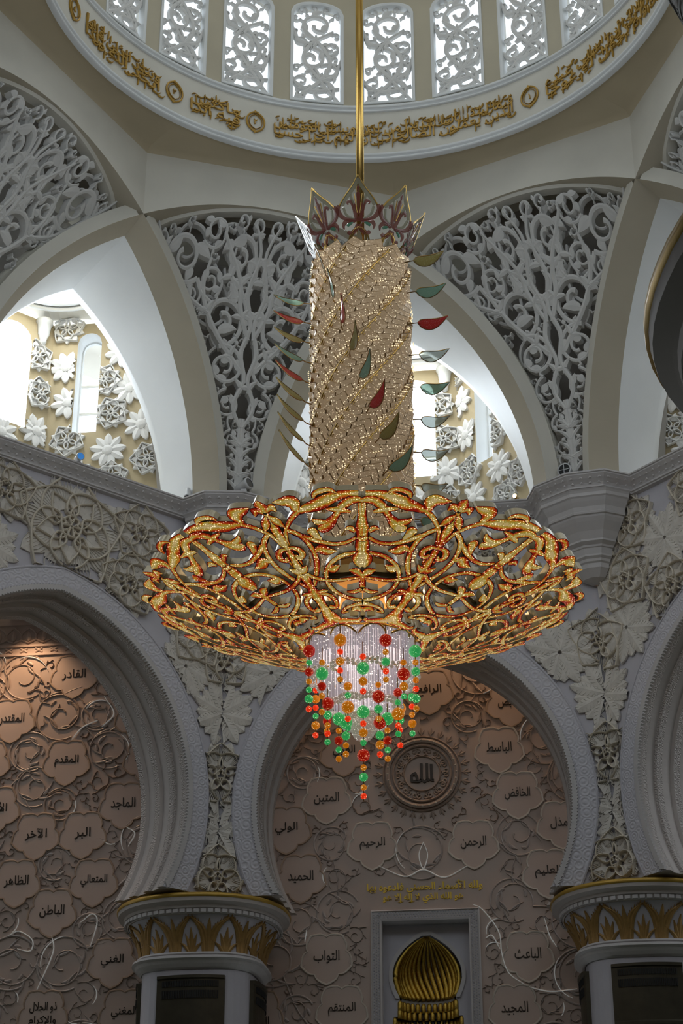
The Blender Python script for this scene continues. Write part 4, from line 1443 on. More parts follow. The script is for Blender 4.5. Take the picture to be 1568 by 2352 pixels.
    for q in range(4):                                    # bronze grille boxes on the four sides
        e = np.array([math.cos(q * math.pi / 2), math.sin(q * math.pi / 2), 0]); f = np.array([-e[1], e[0], 0])
        uu = np.linspace(-0.98, 0.98, 13)
        dp = 1.70 + 0.16 * (1 - (uu / 0.98) ** 2)
        rows = [np.stack([e * d_ + f * u_ + Z3 * z for d_, u_ in zip(dp + ex_, uu)]) for z, ex_ in ((13.66, -.3), (13.68, 0.05), (13.60, 0.05), (13.57, 0), (12.12, 0.0), (12.08, 0.04), (12.0, 0.04), (11.8, -.1))]
        mb = MB(); mb.grid(np.stack(rows))
        for sd in (0, -1):
            mb.grid(np.stack([np.stack([r_[sd] for r_ in rows]), np.stack([r_[sd] for r_ in rows]) * [1, 1, 1] - e * 0.35]))
        bx = mb.build('grille_box', 'bronze', root)
        mb = MB()
        for zz in (13.44, 13.14):
            for j in range(-16, 17):
                u_ = j * 0.05
                d_ = 1.712 + 0.16 * (1 - (u_ / 0.98) ** 2)
                mb.box(e * d_ + f * u_ + Z3 * (zz + 0.0), 0.03, 0.030, 0.17 if zz > 13.3 else 0.22, 0, np.stack([e, f, Z3]))
        o = mb.build('vent_slot', 'dark', bx); o['kind'] = 'stuff'
    return root


COL_R = 16.8
q_ = az(-0.5) * COL_R
make_column((q_[0], q_[1], 0), 'white column with gilded palm capital left of the prayer niche')
q_ = az(0.5) * COL_R
make_column((q_[0], q_[1], 0), 'white column with gilded palm capital at the right edge of the photo')

# the close column at the right edge, seen from below, and the arch that springs from it
f_ = 0.6
zc_ = 1.6 + f_ * (15.87 - 1.6)
nc = make_column((CAM[0] + f_ * (10.85 - CAM[0]), CAM[1] + f_ * (-16.15 - CAM[1]), zc_ - 15.87 * 1.2), 'dark underside of a close column capital cut off at right', 1.2, 0.2)
mb = MB()
ph = np.linspace(rad(-8.5), rad(95), 60)
ax_, az_, yy = -1.40, 11.4, -24.8
S_ = []
for d_, r_ in ((0.75, 8.9), (0.75, 7.86), (0.72, 7.82), (0.72, 7.72), (0.6, 7.68), (0.6, 7.52), (0.52, 7.44), (0.0, 7.42), (-0.75, 7.42), (-.75, 8.9)):
    S_.append(np.stack([ax_ + r_ * np.cos(ph), 0 * ph + yy - d_, az_ + r_ * np.sin(ph)], -1))
mb.grid(np.stack(S_))
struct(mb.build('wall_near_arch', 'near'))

# ================================================================== PRAYER WALL
QY = 18.0
qmap = plane_map((0, QY, 0), (1, 0, 0), (0, 0, 1), (0, -1, 0))


def qxy(px, py):
    d = ray(px, py)
    p = CAM + d * ((QY - CAM[1]) / d[1])
    return p[0], p[2]


NX0, NX1, NZ = -1.68, 1.68, 16.50            # outer edge of the prayer-niche frame
mb = MB()
for x0, x1, z0, z1 in ((-30, NX0, 0, 28), (NX1, 30, 0, 28), (NX0, NX1, NZ, 28)):
    mb.poly(qmap(np.array([x0, x1, x1, x0]), np.array([z0, z0, z1, z1]), np.zeros(4)))
qw = struct(mb.build('wall_back', 'qibla'))
# carved frieze and beaded band at the head of the wall
mb = MB()
for z0, z1, h in ((25.62, 25.70, .06), (25.95, 26.02, .06), (26.75, 26.85, .08)):
    ribbon(mb, np.array([[-26, (z0 + z1) / 2], [14, (z0 + z1) / 2]]), z1 - z0, qmap, 0, h, h)
mb.build('frieze_fillet', 'panel', qw)
mb = MB()
r_ = random.Random(8)
x = -18.0
while x < 10:
    for s_ in (1, -1):
        k_ = smooth([(x, 26.1), (x + s_ * 0.28, 26.25), (x + s_ * 0.2, 26.5), (x, 26.66)], 9); ribbon(mb, k_, 0.05, qmap, 0, .04, .06)
    leaf(mb, x, 26.15, math.pi / 2, 0.4, 0.16, 0, qmap, hb=0, he=.04, hr=.07)
    ribbon(mb, np.array([[x - .26, 25.76], [x - .02, 25.9]]), 0.05, qmap, 0, .03, .04)
    ribbon(mb, np.array([[x - .26, 25.9], [x - .02, 25.76]]), 0.05, qmap, 0, .03, .04)
    x += 0.52
o_ = mb.build('frieze_carving', 'panel', qw); o_['kind'] = 'stuff'

NAMES = [('القادر', 170, 1552, 0), ('المقتدر', 28, 1654, 0), ('المحيي', 318, 1648, 0), ('الواجد', 338, 1744, 0), ('المقدم', 153, 1750, 0), ('الماجد', 283, 1848, 0),
         ('الأول', -8, 1858, 0), ('الآخر', 83, 1919, 0), ('البر', 190, 1916, 0), ('الظاهر', 38, 2027, 0), ('المتعالي', 216, 2025, 0), ('الباطن', 120, 2095, 0), ('الغني', 258, 2209, 0),
         ('ذو الجلال|والإكرام', 99, 2330, 0), ('المغني', 285, 2328, 0), ('المؤخر', -30, 1752, 0), ('مالك|الملك', 592, 2332, 0), ('التواب', 750, 2200, 1), ('المنتقم', 785, 2320, 2),
         ('الحميد', 691, 2016, 0), ('الولي', 658, 1905, 0), ('المتين', 750, 1836, 1), ('القوي', 790, 1728, 0), ('الوكيل', 758, 1626, 0), ('الرحيم', 855, 1940, 2), ('الرحمن', 1087, 1937, 2),
         ('الخافض', 1188, 1824, 2), ('الباسط', 1146, 1720, 1), ('القابض', 1172, 1615, 0), ('المذل', 1290, 1892, 1), ('العليم', 1258, 2004, 2), ('الباعث', 1212, 2194, 2), ('المجيد', 1182, 2318, 2),
         ('الرافع', 985, 1588, 0)]


def cart(n=16):
    """outline of a name panel: five cusps (one straight down), each side an ogee with a small notch at its middle"""
    out = []
    for i in range(5):
        a0 = -math.pi / 2 + i * 2 * math.pi / 5
        t = np.linspace(0, 1, n, endpoint=False)
        r = math.cos(math.pi / 5) / np.cos((t - 0.5) * 2 * math.pi / 5) + 0.055 * np.abs(np.sin(2 * np.pi * t)) - 0.045 * np.exp(-((t - 0.5) / 0.07) ** 2)
        a = a0 + t * 2 * math.pi / 5
        out.append(np.stack([r * np.cos(a), r * np.sin(a)], -1))
    return np.concatenate(out)


CT = cart()
CR = 0.86
pan_xy = []
for nm, px, py, rim in NAMES:
    x, z = qxy(px, py)
    pan_xy.append((x, z))
    mb = MB()
    c = CT * CR
    ring = np.vstack([c, c[:1]])
    L_ = lambda f, h: qmap(x + ring[:, 0] * f, z + ring[:, 1] * f, np.full(len(ring), h))
    mb.grid(np.stack([L_(1.0, 0.0), L_(1.0, 0.05), L_(0.98, 0.06), L_(0.93, 0.055), L_(0.92, 0.04)]), [0] * (len(ring)))
    mb.add(qmap(x + c[:, 0] * 0.92, z + c[:, 1] * 0.92, np.full(len(c), 0.04)), None, 1, [(list(range(len(c))), 1)])
    po = mb.build('name_panel', (('panel_rim_brown', 'panel_rim', 'panel_rim')[rim], 'panel'), qw)
    mb = MB()
    lines = nm.split('|')
    for i, t_ in enumerate(lines):
        w_ = {3: 0.42, 4: 0.52, 5: 0.72, 6: 0.80, 7: 0.84}.get(len(t_), 0.86)
        put_text(mb, t_, x, z + (0.02 if len(lines) == 1 else 0.2 - 0.42 * i), w_, 0.40 if len(lines) == 1 else 0.34, qmap, 0.045, 0.025, 0, 0.006)
    mb.build('inscription', 'ink', po)

# the two gold lines over the niche
mb = MB()
put_text(mb, 'ولله الأسماء الحسنى فادعوه بها', 0, 17.24, 3.6, 0.36, qmap, 0.012, 0.025, 0, 0.03)
put_text(mb, 'هو الله الذي لا إله إلا هو', -0.05, 16.87, 2.5, 0.32, qmap, 0.012, 0.025, 0, 0.03)
mb.build('inscription', 'goldtext', qw)

# rosette with the divine name
rx, rz = 0.0, 20.9
ro = MB()
a = np.linspace(0, 2 * np.pi, 65)
for r0, w_, h in ((1.10, 0.13, 0.10), (0.93, 0.06, 0.08), (0.58, 0.04, 0.05), (1.24, 0.05, 0.06)):
    ribbon(ro, np.stack([rx + r0 * np.cos(a), rz + r0 * np.sin(a)], -1), w_, qmap, 0, h, h + 0.03)
rosette = ro.build('rosette', 'vine', qw)
mb = MB()
for i in range(14):
    an = 2 * math.pi * i / 14
    for s_ in (1, -1):
        sp = spiral(rx + 0.76 * math.cos(an + s_ * 0.09), rz + 0.76 * math.sin(an + s_ * 0.09), 0.13, an + math.pi, 1.1, s_, 16)
        ribbon(mb, sp, 0.035, qmap, 0, 0.05, 0.06)
mb.build('scroll_ring', 'vine', rosette)
for i in range(28):
    an = 2 * math.pi * i / 28
    mb = MB()
    b = (rx + 1.27 * math.cos(an), rz + 1.27 * math.sin(an))
    leaf(mb, *b, an, 0.30, 0.10, 0, qmap, n=7, hb=0, he=0.03, hr=0.05)
    for s_ in (1, -1):
        leaf(mb, b[0] + .06 * math.cos(an), b[1] + .06 * math.sin(an), an + s_ * 0.8, 0.18, 0.07, -s_ * 0.5, qmap, n=6, hb=0, he=0.03, hr=0.05)
    mb.build('ray_leaf', 'vine', rosette)
for i in range(32):
    an = 2 * math.pi * i / 32
    mb = MB(); mb.ball(qmap(np.array([rx + 1.10 * math.cos(an)]), np.array([rz + 1.10 * math.sin(an)]), np.array([0.13]))[0], 0.035, 0, 8, 5)
    mb.build('stud', 'panel_rim', rosette)
mb = MB()
# kufic letters drawn as strokes: alif, lam, lam, ha
for p_ in ([(0.38, -0.24), (0.30, -0.24), (0.30, 0.30)], [(0.16, 0.34), (0.16, -0.20), (0.24, -0.24)], [(-0.02, 0.34), (-0.02, -0.20), (0.08, -0.28), (0.16, -0.22)],
           [(-0.02, -0.22), (-0.12, -0.26), (-0.34, -0.24), (-0.34, -0.06), (-0.22, 0.02), (-0.16, -0.12), (-0.16, -0.24)]):
    k_ = np.array(p_, float)
    k_ = np.concatenate([np.linspace(k_[i], k_[i + 1], 4, endpoint=False) for i in range(len(k_) - 1)] + [k_[-1:]])
    ribbon(mb, k_ + (rx, rz), 0.085, qmap, 0, 0.06, 0.06)
mb.build('inscription', 'ink', rosette)

# vines of the wall: scrolls that fill the ground between the panels
rng = random.Random(21)


def vis_zone(x, z):
    return (-16.2 < x < -5.6 and 12.2 < z < 25.4) or (-5.6 <= x < 6.4 and 12.0 < z < 24.4) or (6.4 <= x < 9.8 and 13 < z < 24)


def in_q(x, z, r):
    if not vis_zone(x, z):
        return False
    if NX0 - r < x < NX1 + r and z < NZ + 0.2 + r:
        return False
    if abs(x) < 2.0 + r and 16.4 < z < 17.75:
        return False
    if math.hypot(x - rx, z - rz) < 1.62 + r * 0.9:
        return False
    return all(math.hypot(x - a, z - b) > 0.70 + r * 0.88 for a, b in pan_xy)


vc = pack(in_q, (-16.2, 9.8, 12, 25.4), (0.85, 0.68, 0.54, 0.42, 0.32, 0.25, 0.19, 0.15), rng, 2600, 0.84)
fib = random.Random(4)
for c in vc:
    st = scroll_strokes(c, vc, rng, 0.06, 6 if c[2] > 0.4 else 4)
    x, z, r = c
    mb = MB()
    sd = 1 if rng.random() < .5 else -1
    if r > 0.45:
        st.append(('s', np.stack([x + r * 1.0 * np.cos(np.linspace(0.5, 5.2, 30)), z + r * np.sin(np.linspace(0.5, 5.2, 30))], -1), np.full(30, 0.055)))
        for j in range(6):
            an = rng.uniform(0, 6.28)
            st.append(('l', x + r * 0.62 * math.cos(an), z + r * 0.62 * math.sin(an), an + sd * 1.2, 0.26, 0.10, sd * 0.9))
    draw(mb, st, qmap, 0, 0.022, 0.036, rng, 0.014)
    grey = z < 19 or rng.random() < 0.25
    mb.build('vine_scroll', 'vine_grey' if grey else 'vine', qw)
    if fib.random() < 0.5 and r > 0.26:              # a stem inlaid with lit glass fibre
        mb = MB()
        a0 = fib.uniform(0, 6.28)
        tt = np.linspace(0, fib.uniform(0.9, 1.9), 14)
        rr = r * (1.02 - 0.1 * tt)
        ribbon(mb, np.stack([x + rr * np.cos(a0 + tt), z + rr * np.sin(a0 + tt)], -1), 0.024 * np.sin(np.linspace(0.25, 2.9, 14)) + 0.004, qmap, 0.02, 0.05, 0.055)
        mb.build('fibre_stem', 'fibre', qw)
for p_ in ([(1085, 2078), (1108, 2090), (1145, 2140), (1152, 2190), (1168, 2235), (1205, 2262)], [(1115, 2155), (1130, 2150), (1148, 2180)], [(1215, 2268), (1265, 2278), (1325, 2272)],
           [(1250, 2110), (1262, 2150), (1278, 2175)], [(972, 1935), (962, 1965), (972, 1996), (982, 1965), (972, 1935)], [(870, 1990), (930, 2014), (972, 1998), (1020, 2016), (1072, 1990)],
           [(185, 2120), (212, 2100), (224, 2118), (208, 2175)], [(20, 2150), (45, 2140), (75, 2160), (70, 2185), (40, 2180)], [(120, 2150), (122, 2190), (85, 2275)], [(290, 1900), (310, 1915), (295, 1945)],
           [(705, 2135), (700, 2165)], [(165, 1700), (190, 1672), (225, 1655)], [(240, 1600), (262, 1640), (235, 1670)]):
    k_ = smooth([qxy(*q) for q in p_], 22)
    mb = MB(); ribbon(mb, k_, 0.028 * np.sin(np.linspace(0.35, 2.8, 22)) + 0.005, qmap, 0.02, 0.06, 0.07); mb.build('fibre_stem', 'fibre', qw)

# ------------------------------------------------------------------ prayer niche
niche = tag(empty('prayer_niche', (0, QY, 12.0)), 'framed prayer niche with gold ribbed onion hood under two gold lines', 'niche')
off = np.array([0, QY, 12.0])
nmap = lambda x, y, h: qmap(x, y, h) - off
mb = MB()
fw = 0.34
for lv in ((0.06, 0), (0.0, 1)):
    pass
o1 = np.array([(NX0, 0.0), (NX0, NZ), (NX1, NZ), (NX1, 0.0)])
i1 = np.array([(NX0 + fw, 0.0), (NX0 + fw, NZ - fw), (NX1 - fw, NZ - fw), (NX1 - fw, 0.0)])
g = lambda p, h: nmap(p[:, 0], p[:, 1], np.full(len(p), h))
mb.grid(np.stack([g(o1, 0.0), g(o1, 0.10), g(o1 * .9 + i1 * .1, 0.12), g(o1 * .9 + i1 * .1, 0.08), g(o1 * .15 + i1 * .85, 0.08), g(o1 * .15 + i1 * .85, 0.12), g(i1, 0.10), g(i1, -0.45)]))
mb.build('frame', 'cornice', niche)
r_ = random.Random(2)
mb = MB()
m1 = (o1 + i1) / 2
for a_, b_ in ((m1[0], m1[1]), (m1[1], m1[2]), (m1[3], m1[2])):
    L_ = np.linalg.norm(b_ - a_)
    if L_ > 6:
        a_ = b_ + (a_ - b_) * (6 / L_); L_ = 6
    n_ = int(L_ / 0.085)
    e = (b_ - a_) / L_; f = np.array([-e[1], e[0]])
    for j in range(n_):
        for q in (-1, 0, 1):
            c = a_ + (b_ - a_) * (j + 0.5 + 0.5 * (q % 2)) / n_ + f * q * 0.075
            P = nmap(np.array([c[0] - .03, c[0], c[0] + .03, c[0]]), np.array([c[1], c[1] - .03, c[1], c[1] + .03]), np.full(4, 0.11))
            ce = nmap(c[:1], c[1:], np.array([0.085]))
            mb.add(np.vstack([P, ce]), None, 0, [([0, 1, 4], 0), ([1, 2, 4], 0), ([2, 3, 4], 0), ([3, 0, 4], 0)])
o_ = mb.build('frame_inlay', 'band', niche); o_['kind'] = 'stuff'


def onion(z):
    """half width of the hood at height z"""
    pts = np.array([(13.62, 0.86), (13.9, 0.80), (14.1, 0.90), (14.4, 0.985), (14.65, 0.99), (14.9, 0.93), (15.15, 0.80), (15.4, 0.60), (15.6, 0.36), (15.72, 0.18), (15.80, 0.02)])
    return np.interp(z, pts[:, 0], pts[:, 1])


# recessed panel with the arched opening of the hood
zt = np.concatenate([np.linspace(13.9, 15.86, 30), [15.9, NZ - fw]])
hwv = np.where(zt < 15.85, np.interp(zt, zt, onion(np.clip(zt - 0.05, 13.62, 15.8)) + 0.09), 0.0)
mb = MB()
for s_ in (1, -1):
    X = np.stack([s_ * hwv, np.full(len(zt), s_ * (NX1 - fw))])
    mb.grid(nmap(X.ravel(), np.stack([zt, zt]).ravel(), np.full(X.size, -0.45)).reshape(2, len(zt), 3))
    mb.grid(nmap(np.array([s_ * 1.05, s_ * 1.34, s_ * 1.05, s_ * 1.34]), np.array([9, 9, 13.9, 13.9]), np.full(4, -0.45)).reshape(2, 2, 3))
    mb.grid(nmap(np.array([s_ * 0.86, s_ * 1.06, s_ * 0.86, s_ * 1.06]), np.array([13.36, 13.36, 13.95, 13.95]), np.full(4, -0.46)).reshape(2, 2, 3))
mb.build('niche_panel', 'wall', niche)
mb = MB()
zz = np.linspace(13.9, 15.86, 40)
hv = onion(np.clip(zz - 0.05, 13.62, 15.8)) + 0.13
ribbon(mb, np.concatenate([np.stack([hv, zz], -1), np.stack([-hv, zz], -1)[::-1]]), 0.12, nmap, -0.5, -0.38, -0.38)
mb.build('arch_moulding', 'cornice', niche)
mb = MB()
aa = np.linspace(0, np.pi, 17)
zz = np.linspace(13.5, 15.8, 30)
mb.grid(np.stack([np.stack([onion(z) * 1.0 * np.cos(aa), 0 * aa + QY + 0.5 + onion(z) * 0.75 * np.sin(aa), 0 * aa + z], -1) for z in zz]) - off)
mb.build('hood_shell', 'panel_rim', niche, True)
for i in range(17):
    a0 = math.pi * (i + 0.5) / 17
    zz = np.linspace(13.95, 15.78, 26)
    u = (zz - 13.95) / 1.83
    an = np.clip(a0 + 0.30 * np.sin(u * 2.2) * (0.3 + math.sin(a0)), 0.02, math.pi - 0.02)
    R = onion(zz) * 0.99
    p = np.stack([R * np.cos(an), QY + 0.45 + R * 0.72 * np.sin(an) - 0.0, zz], -1) - off
    mb = MB(); mb.tube(p, np.maximum(0.012, 0.085 * R), 7); mb.build('gold_rib', 'mosaic', niche, True)
for row, (z0, rr, nn) in enumerate(((13.72, 0.86, 15), (13.48, 0.87, 14), (13.22, 1.02, 17), (12.93, 1.02, 16), (12.62, 1.02, 17))):
    for j in range(nn):
        an = math.pi * (j + 0.5) / nn
        c = np.array([rr * math.cos(an), QY + 0.42 + rr * 0.7 * math.sin(an), z0]) - off
        mb = MB()
        mb.lathe([(0.01, 0.13), (0.05, 0.11), (0.075, 0.05), (0.075, -0.16), (0.07, -0.17)], c, 10)
        mb.build('gold_scallop', 'mosaic', niche, True)
mb = MB()
mb.grid(np.stack([np.stack([rr * np.cos(aa), QY + 0.48 + rr * .72 * np.sin(aa), 0 * aa + z], -1) for rr, z in ((0.90, 13.95), (0.90, 13.4), (1.06, 13.38), (1.06, 8.0))]) - off)
mb.grid(nmap(np.array([-1.34, 1.34, -1.34, 1.34]), np.array([8., 8, 16.2, 16.2]), np.full(4, -1.5)).reshape(2, 2, 3))
for s_ in (1, -1):
    mb.grid(nmap(np.array([s_ * 1.34] * 4), np.array([8., 8, 16.2, 16.2]), np.array([-.45, -1.5, -.45, -1.5])).reshape(2, 2, 3))
mb.grid(nmap(np.array([-1.34, 1.34, -1.34, 1.34]), np.full(4, 16.2), np.array([-.45, -.45, -1.5, -1.5])).reshape(2, 2, 3))
mb.build('niche_shell', 'wall', niche)

# ================================================================== HALL ROUND IT (mostly out of frame)
mb = MB(); mb.poly([(-45, -62, 0), (45, -62, 0), (45, 19, 0), (-45, 19, 0)]); struct(mb.build('floor', 'carpet'))
mb = MB(); mb.poly([(-45, 12.9, 27.6), (-14, 12.9, 27.6), (-14, 18, 27.6), (-45, 18, 27.6)])
for x0, x1 in ((-14, -5.9), (-5.9, 5.9), (5.9, 30)):
    mb.poly([(x0, 14.9, 27.3), (x1, 14.9, 27.3), (x1, 18.3, 27.3), (x0, 18.3, 27.3)])
struct(mb.build('ceiling_aisle', 'hall'))
mb = MB()
mb.poly([(-45, -62, 0), (-45, 19, 0), (-45, 19, 30), (-45, -62, 30)]); struct(mb.build('wall_west', 'hall'))
mb = MB(); mb.poly([(-45, -62, 0), (45, -62, 0), (45, -62, 30), (-45, -62, 30)]); struct(mb.build('wall_rear', 'hall'))
mb = MB()
oct_ = [az(k + 0.5) * 15.0 / math.cos(rad(22.5)) for k in range(8)]
for k in range(8):
    p0, p1 = oct_[k], oct_[(k + 1) % 8]
    e0, e1 = p0 * 6, p1 * 6
    if p0[1] + p1[1] < 1 or abs(p0[0] + p1[0]) > 40:
        mb.poly([P3(p0, 29.0), P3(p1, 29.0), P3(e1, 29.0), P3(e0, 29.0)])
struct(mb.build('ceiling_hall', 'hall'))
mb = MB(); mb.poly([(45, -62, 0), (45, 19, 0), (45, 19, 30), (45, -62, 30)]); struct(mb.build('wall_east', 'hall'))

# ================================================================== CHANDELIER
CA = math.atan2(3.95, 37.8)                  # the basket faces the viewer: azimuth measured from -Y, positive to the right
ch = tag(empty('chandelier', (0, 0, 19.15)), 'huge gold chandelier with crystal column, jewelled scroll basket and coloured bead strings', 'chandelier')
CO = np.array([0, 0, 19.15])


def pol(a, r, z):
    """a: azimuth from the viewer's side, positive to the right"""
    a = np.asarray(a, float) + CA
    return np.stack([np.sin(a) * r, -np.cos(a) * r, np.asarray(z) + 0 * a], -1) - CO


# --- rod
mb = MB(); mb.tube(np.array([(0, 0, 28.1), (0, 0, 36), (0, 0, 44), (0, 0, 52.5)]) - CO, 0.085, 12); rod = mb.build('rod', 'gold', ch, True)
for i in range(4):
    a_ = CA + math.pi / 4 + i * math.pi / 2
    mb = MB(); mb.tube(np.array([(0.095 * math.sin(a_), -0.095 * math.cos(a_), z) for z in (28.1, 40, 52.5)]) - CO, 0.035, 6); mb.build('rod_tube', 'gold', rod, True)

# --- crystal column: courses of overlapping plates
CB, CTOP, CRAD = 20.6, 27.95, 1.08
mb = MB(); mb.lathe([(CRAD - 0.10, CB - 1.6 - CO[2]), (CRAD - 0.10, CTOP - CO[2]), (CRAD * .75, CTOP + 0.18 - CO[2]), (0.2, CTOP + 0.3 - CO[2])], n=32); mb.build('column_core', 'core', ch, True)
TWB = 0.58                                    # the columns of plates climb to the right, radians per metre
NBAND = 7
PX = 1 / 112.0                                # plate drawing units -> radians
PZ = 1 / 90.0                                 # plate drawing units -> metres
STEP = 0.19
rp = random.Random(9)
PLATE = {0: [(-60, -20), (-54, 15), (-11, 24), (0, 1), (-14, -20)], 1: [(-54, -20), (-60, 4), (-24, 25), (2, 10), (-8, -20)]}
front, rest = [], MB()
bulbs = MB()
for bnd in range(NBAND):
    for colm in range(2):
        n_ = int((CTOP + 0.1 - (CB - 1.0)) / STEP)
        for i in range(n_):
            z0 = CTOP - 0.12 - i * STEP
            a0 = rad(-17 + 360 / NBAND * bnd) + TWB * (z0 - CTOP) - colm * 49 * PX
            a0 += rp.uniform(-0.012, 0.012)
            rr = CRAD + 0.015 + 0.02 * colm + rp.uniform(0, 0.012)
            tilt = rp.uniform(-0.03, 0.03)
            pts2 = PLATE[colm]
            out, inn, bk = [], [], []
            for x, y in pts2:
                lean = 0.15 * (y + 20) / 44 + tilt * x * PX
                out.append(pol(a0 + x * PX, rr + lean, z0 + y * PZ))
                xc, yc = -28, 0
                k1 = 1 - 2.5 / max(8, math.hypot(x - xc, y - yc))
                inn.append(pol(a0 + (xc + (x - xc) * k1) * PX, rr + lean + 0.004, z0 + (yc + (y - yc) * k1) * PZ))
                bk.append(pol(a0 + x * PX, rr + lean - 0.03, z0 + y * PZ))
            aw = (a0 + math.pi) % (2 * math.pi) - math.pi
            mb = MB() if abs(aw - 0.2) < 1.75 and z0 > CB - 0.7 else rest
            mb.add(np.array(inn), None, 0, [(list(range(len(inn))), 0)])
            cyc = lambda q: np.vstack([np.array(q), np.array(q)[:1]])
            mb.grid(np.stack([cyc(inn), cyc(out), cyc(bk)]), 1)
            if mb is not rest:
                front.append((abs(aw), mb))
            if colm == 0 and rp.random() < 0.6 or colm == 1 and rp.random() < 0.12:      # lit stones under the free corner
                for j in range(4):
                    bulbs.ball(pol(a0 + (-1 - 5.6 * j) * PX, rr + 0.165, z0 + (-3 - 2.2 * j) * PZ), 0.017, 0, 6, 4)
                for j in range(2):
                    bulbs.ball(pol(a0 + (-2 - 5.6 * j) * PX, rr + 0.155, z0 + (2.5 - 2 * j) * PZ), 0.011, 0, 6, 4)
front.sort(key=lambda q: q[0])
for i, (_, mb) in enumerate(front):
    if i < 296:
        mb.build('crystal_plate', ('plate', 'plate_edge'), ch)
    else:
        for v_, at_v in zip(mb.v, mb.att):
            pass
        rest.q += [(q + rest.n, m) for q, m in mb.q]
        rest.ng += [([j + rest.n for j in g_], m) for g_, m in mb.ng]
        rest.v += mb.v; rest.att += mb.att; rest.n += mb.n
o_ = rest.build('crystal_plates', ('plate', 'plate_edge'), ch); o_['kind'] = 'stuff'
o_ = bulbs.build('bulb_row', 'led', ch); o_['kind'] = 'stuff'
for i in range(NBAND):                        # winding gold bands
    zz = np.linspace(CB - 0.9, CTOP - 0.1, 70)
    a0 = rad(-17 + 360 / NBAND * i) + TWB * (zz - CTOP) + 7 * PX
    mb = MB()
    for off, r2, rr in ((0, 0.022, .155), (0.045, 0.014, .13), (-0.04, 0.012, .11)):
        mb.tube(pol(a0 + off, CRAD + rr, zz), r2, 6)
    mb.build('gold_band', 'gold', ch, True)


# --- coloured glass leaves along three of the bands
def glass_leaf(a, z, kind, name='glass_leaf', ln=0.80, rise=0.17):
    u = np.linspace(0, 1, 13)
    er = np.array([math.sin(a + CA), -math.cos(a + CA), 0]); et = np.array([math.cos(a + CA), math.sin(a + CA), 0])
    base = np.array([0, 0, z]) - CO + er * (CRAD + 0.20)
    ax = er * 0.88 + et * 0.40 + Z3 * rise
    wv = et * 0.45 - Z3 * 0.9                    # the blade's own width direction
    wv = wv - ax * (wv @ ax) / (ax @ ax)
    wv /= np.linalg.norm(wv)
    nv = np.cross(ax, wv)
    s0 = 0.16
    cen = np.array([base + ax * (s0 + ln * q) + wv * (0.10 * math.sin(q * 3.0) - 0.10 * q * q) + Z3 * 0.02 * q for q in u])
    w = 0.135 * np.sin(np.pi * u ** 0.66) ** 0.85
    top, bot = cen + wv * w[:, None], cen - wv * w[:, None]
    mb = MB()
    mb.grid(np.stack([top, cen + nv * 0.018, bot]), 0); mb.grid(np.stack([top, cen - nv * 0.018, bot]), 0)
    lo_ = mb.build(name, kind, ch, True)
    mb = MB()
    mb.tube(np.vstack([top, bot[::-1][1:], top[:1]]), 0.012, 5)
    mb.tube(np.array([base - er * 0.1, base + ax * 0.08, cen[0]]), np.array([0.02, 0.014, 0.012]), 5)
    mb.build('leaf_rim', 'gold_dark', lo_)


kinds = {0: ['clear', 'green', 'olive', 'red', 'green', 'olive', 'red', 'green', 'olive', 'red', 'green', 'green'],
         1: ['red', 'green', 'green', 'clear', 'clear', 'green', 'clear', 'red', 'green', 'olive', 'red', 'olive'],
         2: ['olive', 'olive', 'olive', 'olive', 'red', 'green', 'olive', 'red', 'green', 'green', 'olive', 'olive']}
FRONT = ['olive', 'green', 'red', 'olive', 'green', 'red', 'olive', 'green']
RIGHT = ['olive', 'green', 'red', 'clear', 'green', 'clear', 'clear', 'clear', 'green', 'red']
LEFT = ['green', 'red', 'olive', 'green', 'red', 'olive', 'olive', 'olive', 'olive']
for i, kd in enumerate(FRONT):
    z = 27.05 - 0.79 * i
    glass_leaf(rad(-40) + 0.2 * (27.05 - z), z, kd, rise=0.30)
for i, kd in enumerate(RIGHT):
    z = 27.8 - 0.84 * i
    glass_leaf(rad(64) + 0.1 * (27.8 - z), z, kd, rise=0.20)
for i, kd in enumerate(LEFT):
    z = 27.0 - 0.61 * i
    glass_leaf(rad(-94) + 0.07 * (27.0 - z), z, kd, rise=0.0 + 0.085 * i)
for i, kd in enumerate(FRONT + ['red', 'green']):
    z = 27.6 - 0.76 * i
    glass_leaf(rad(165) + 0.1 * (27.6 - z), z, kd)

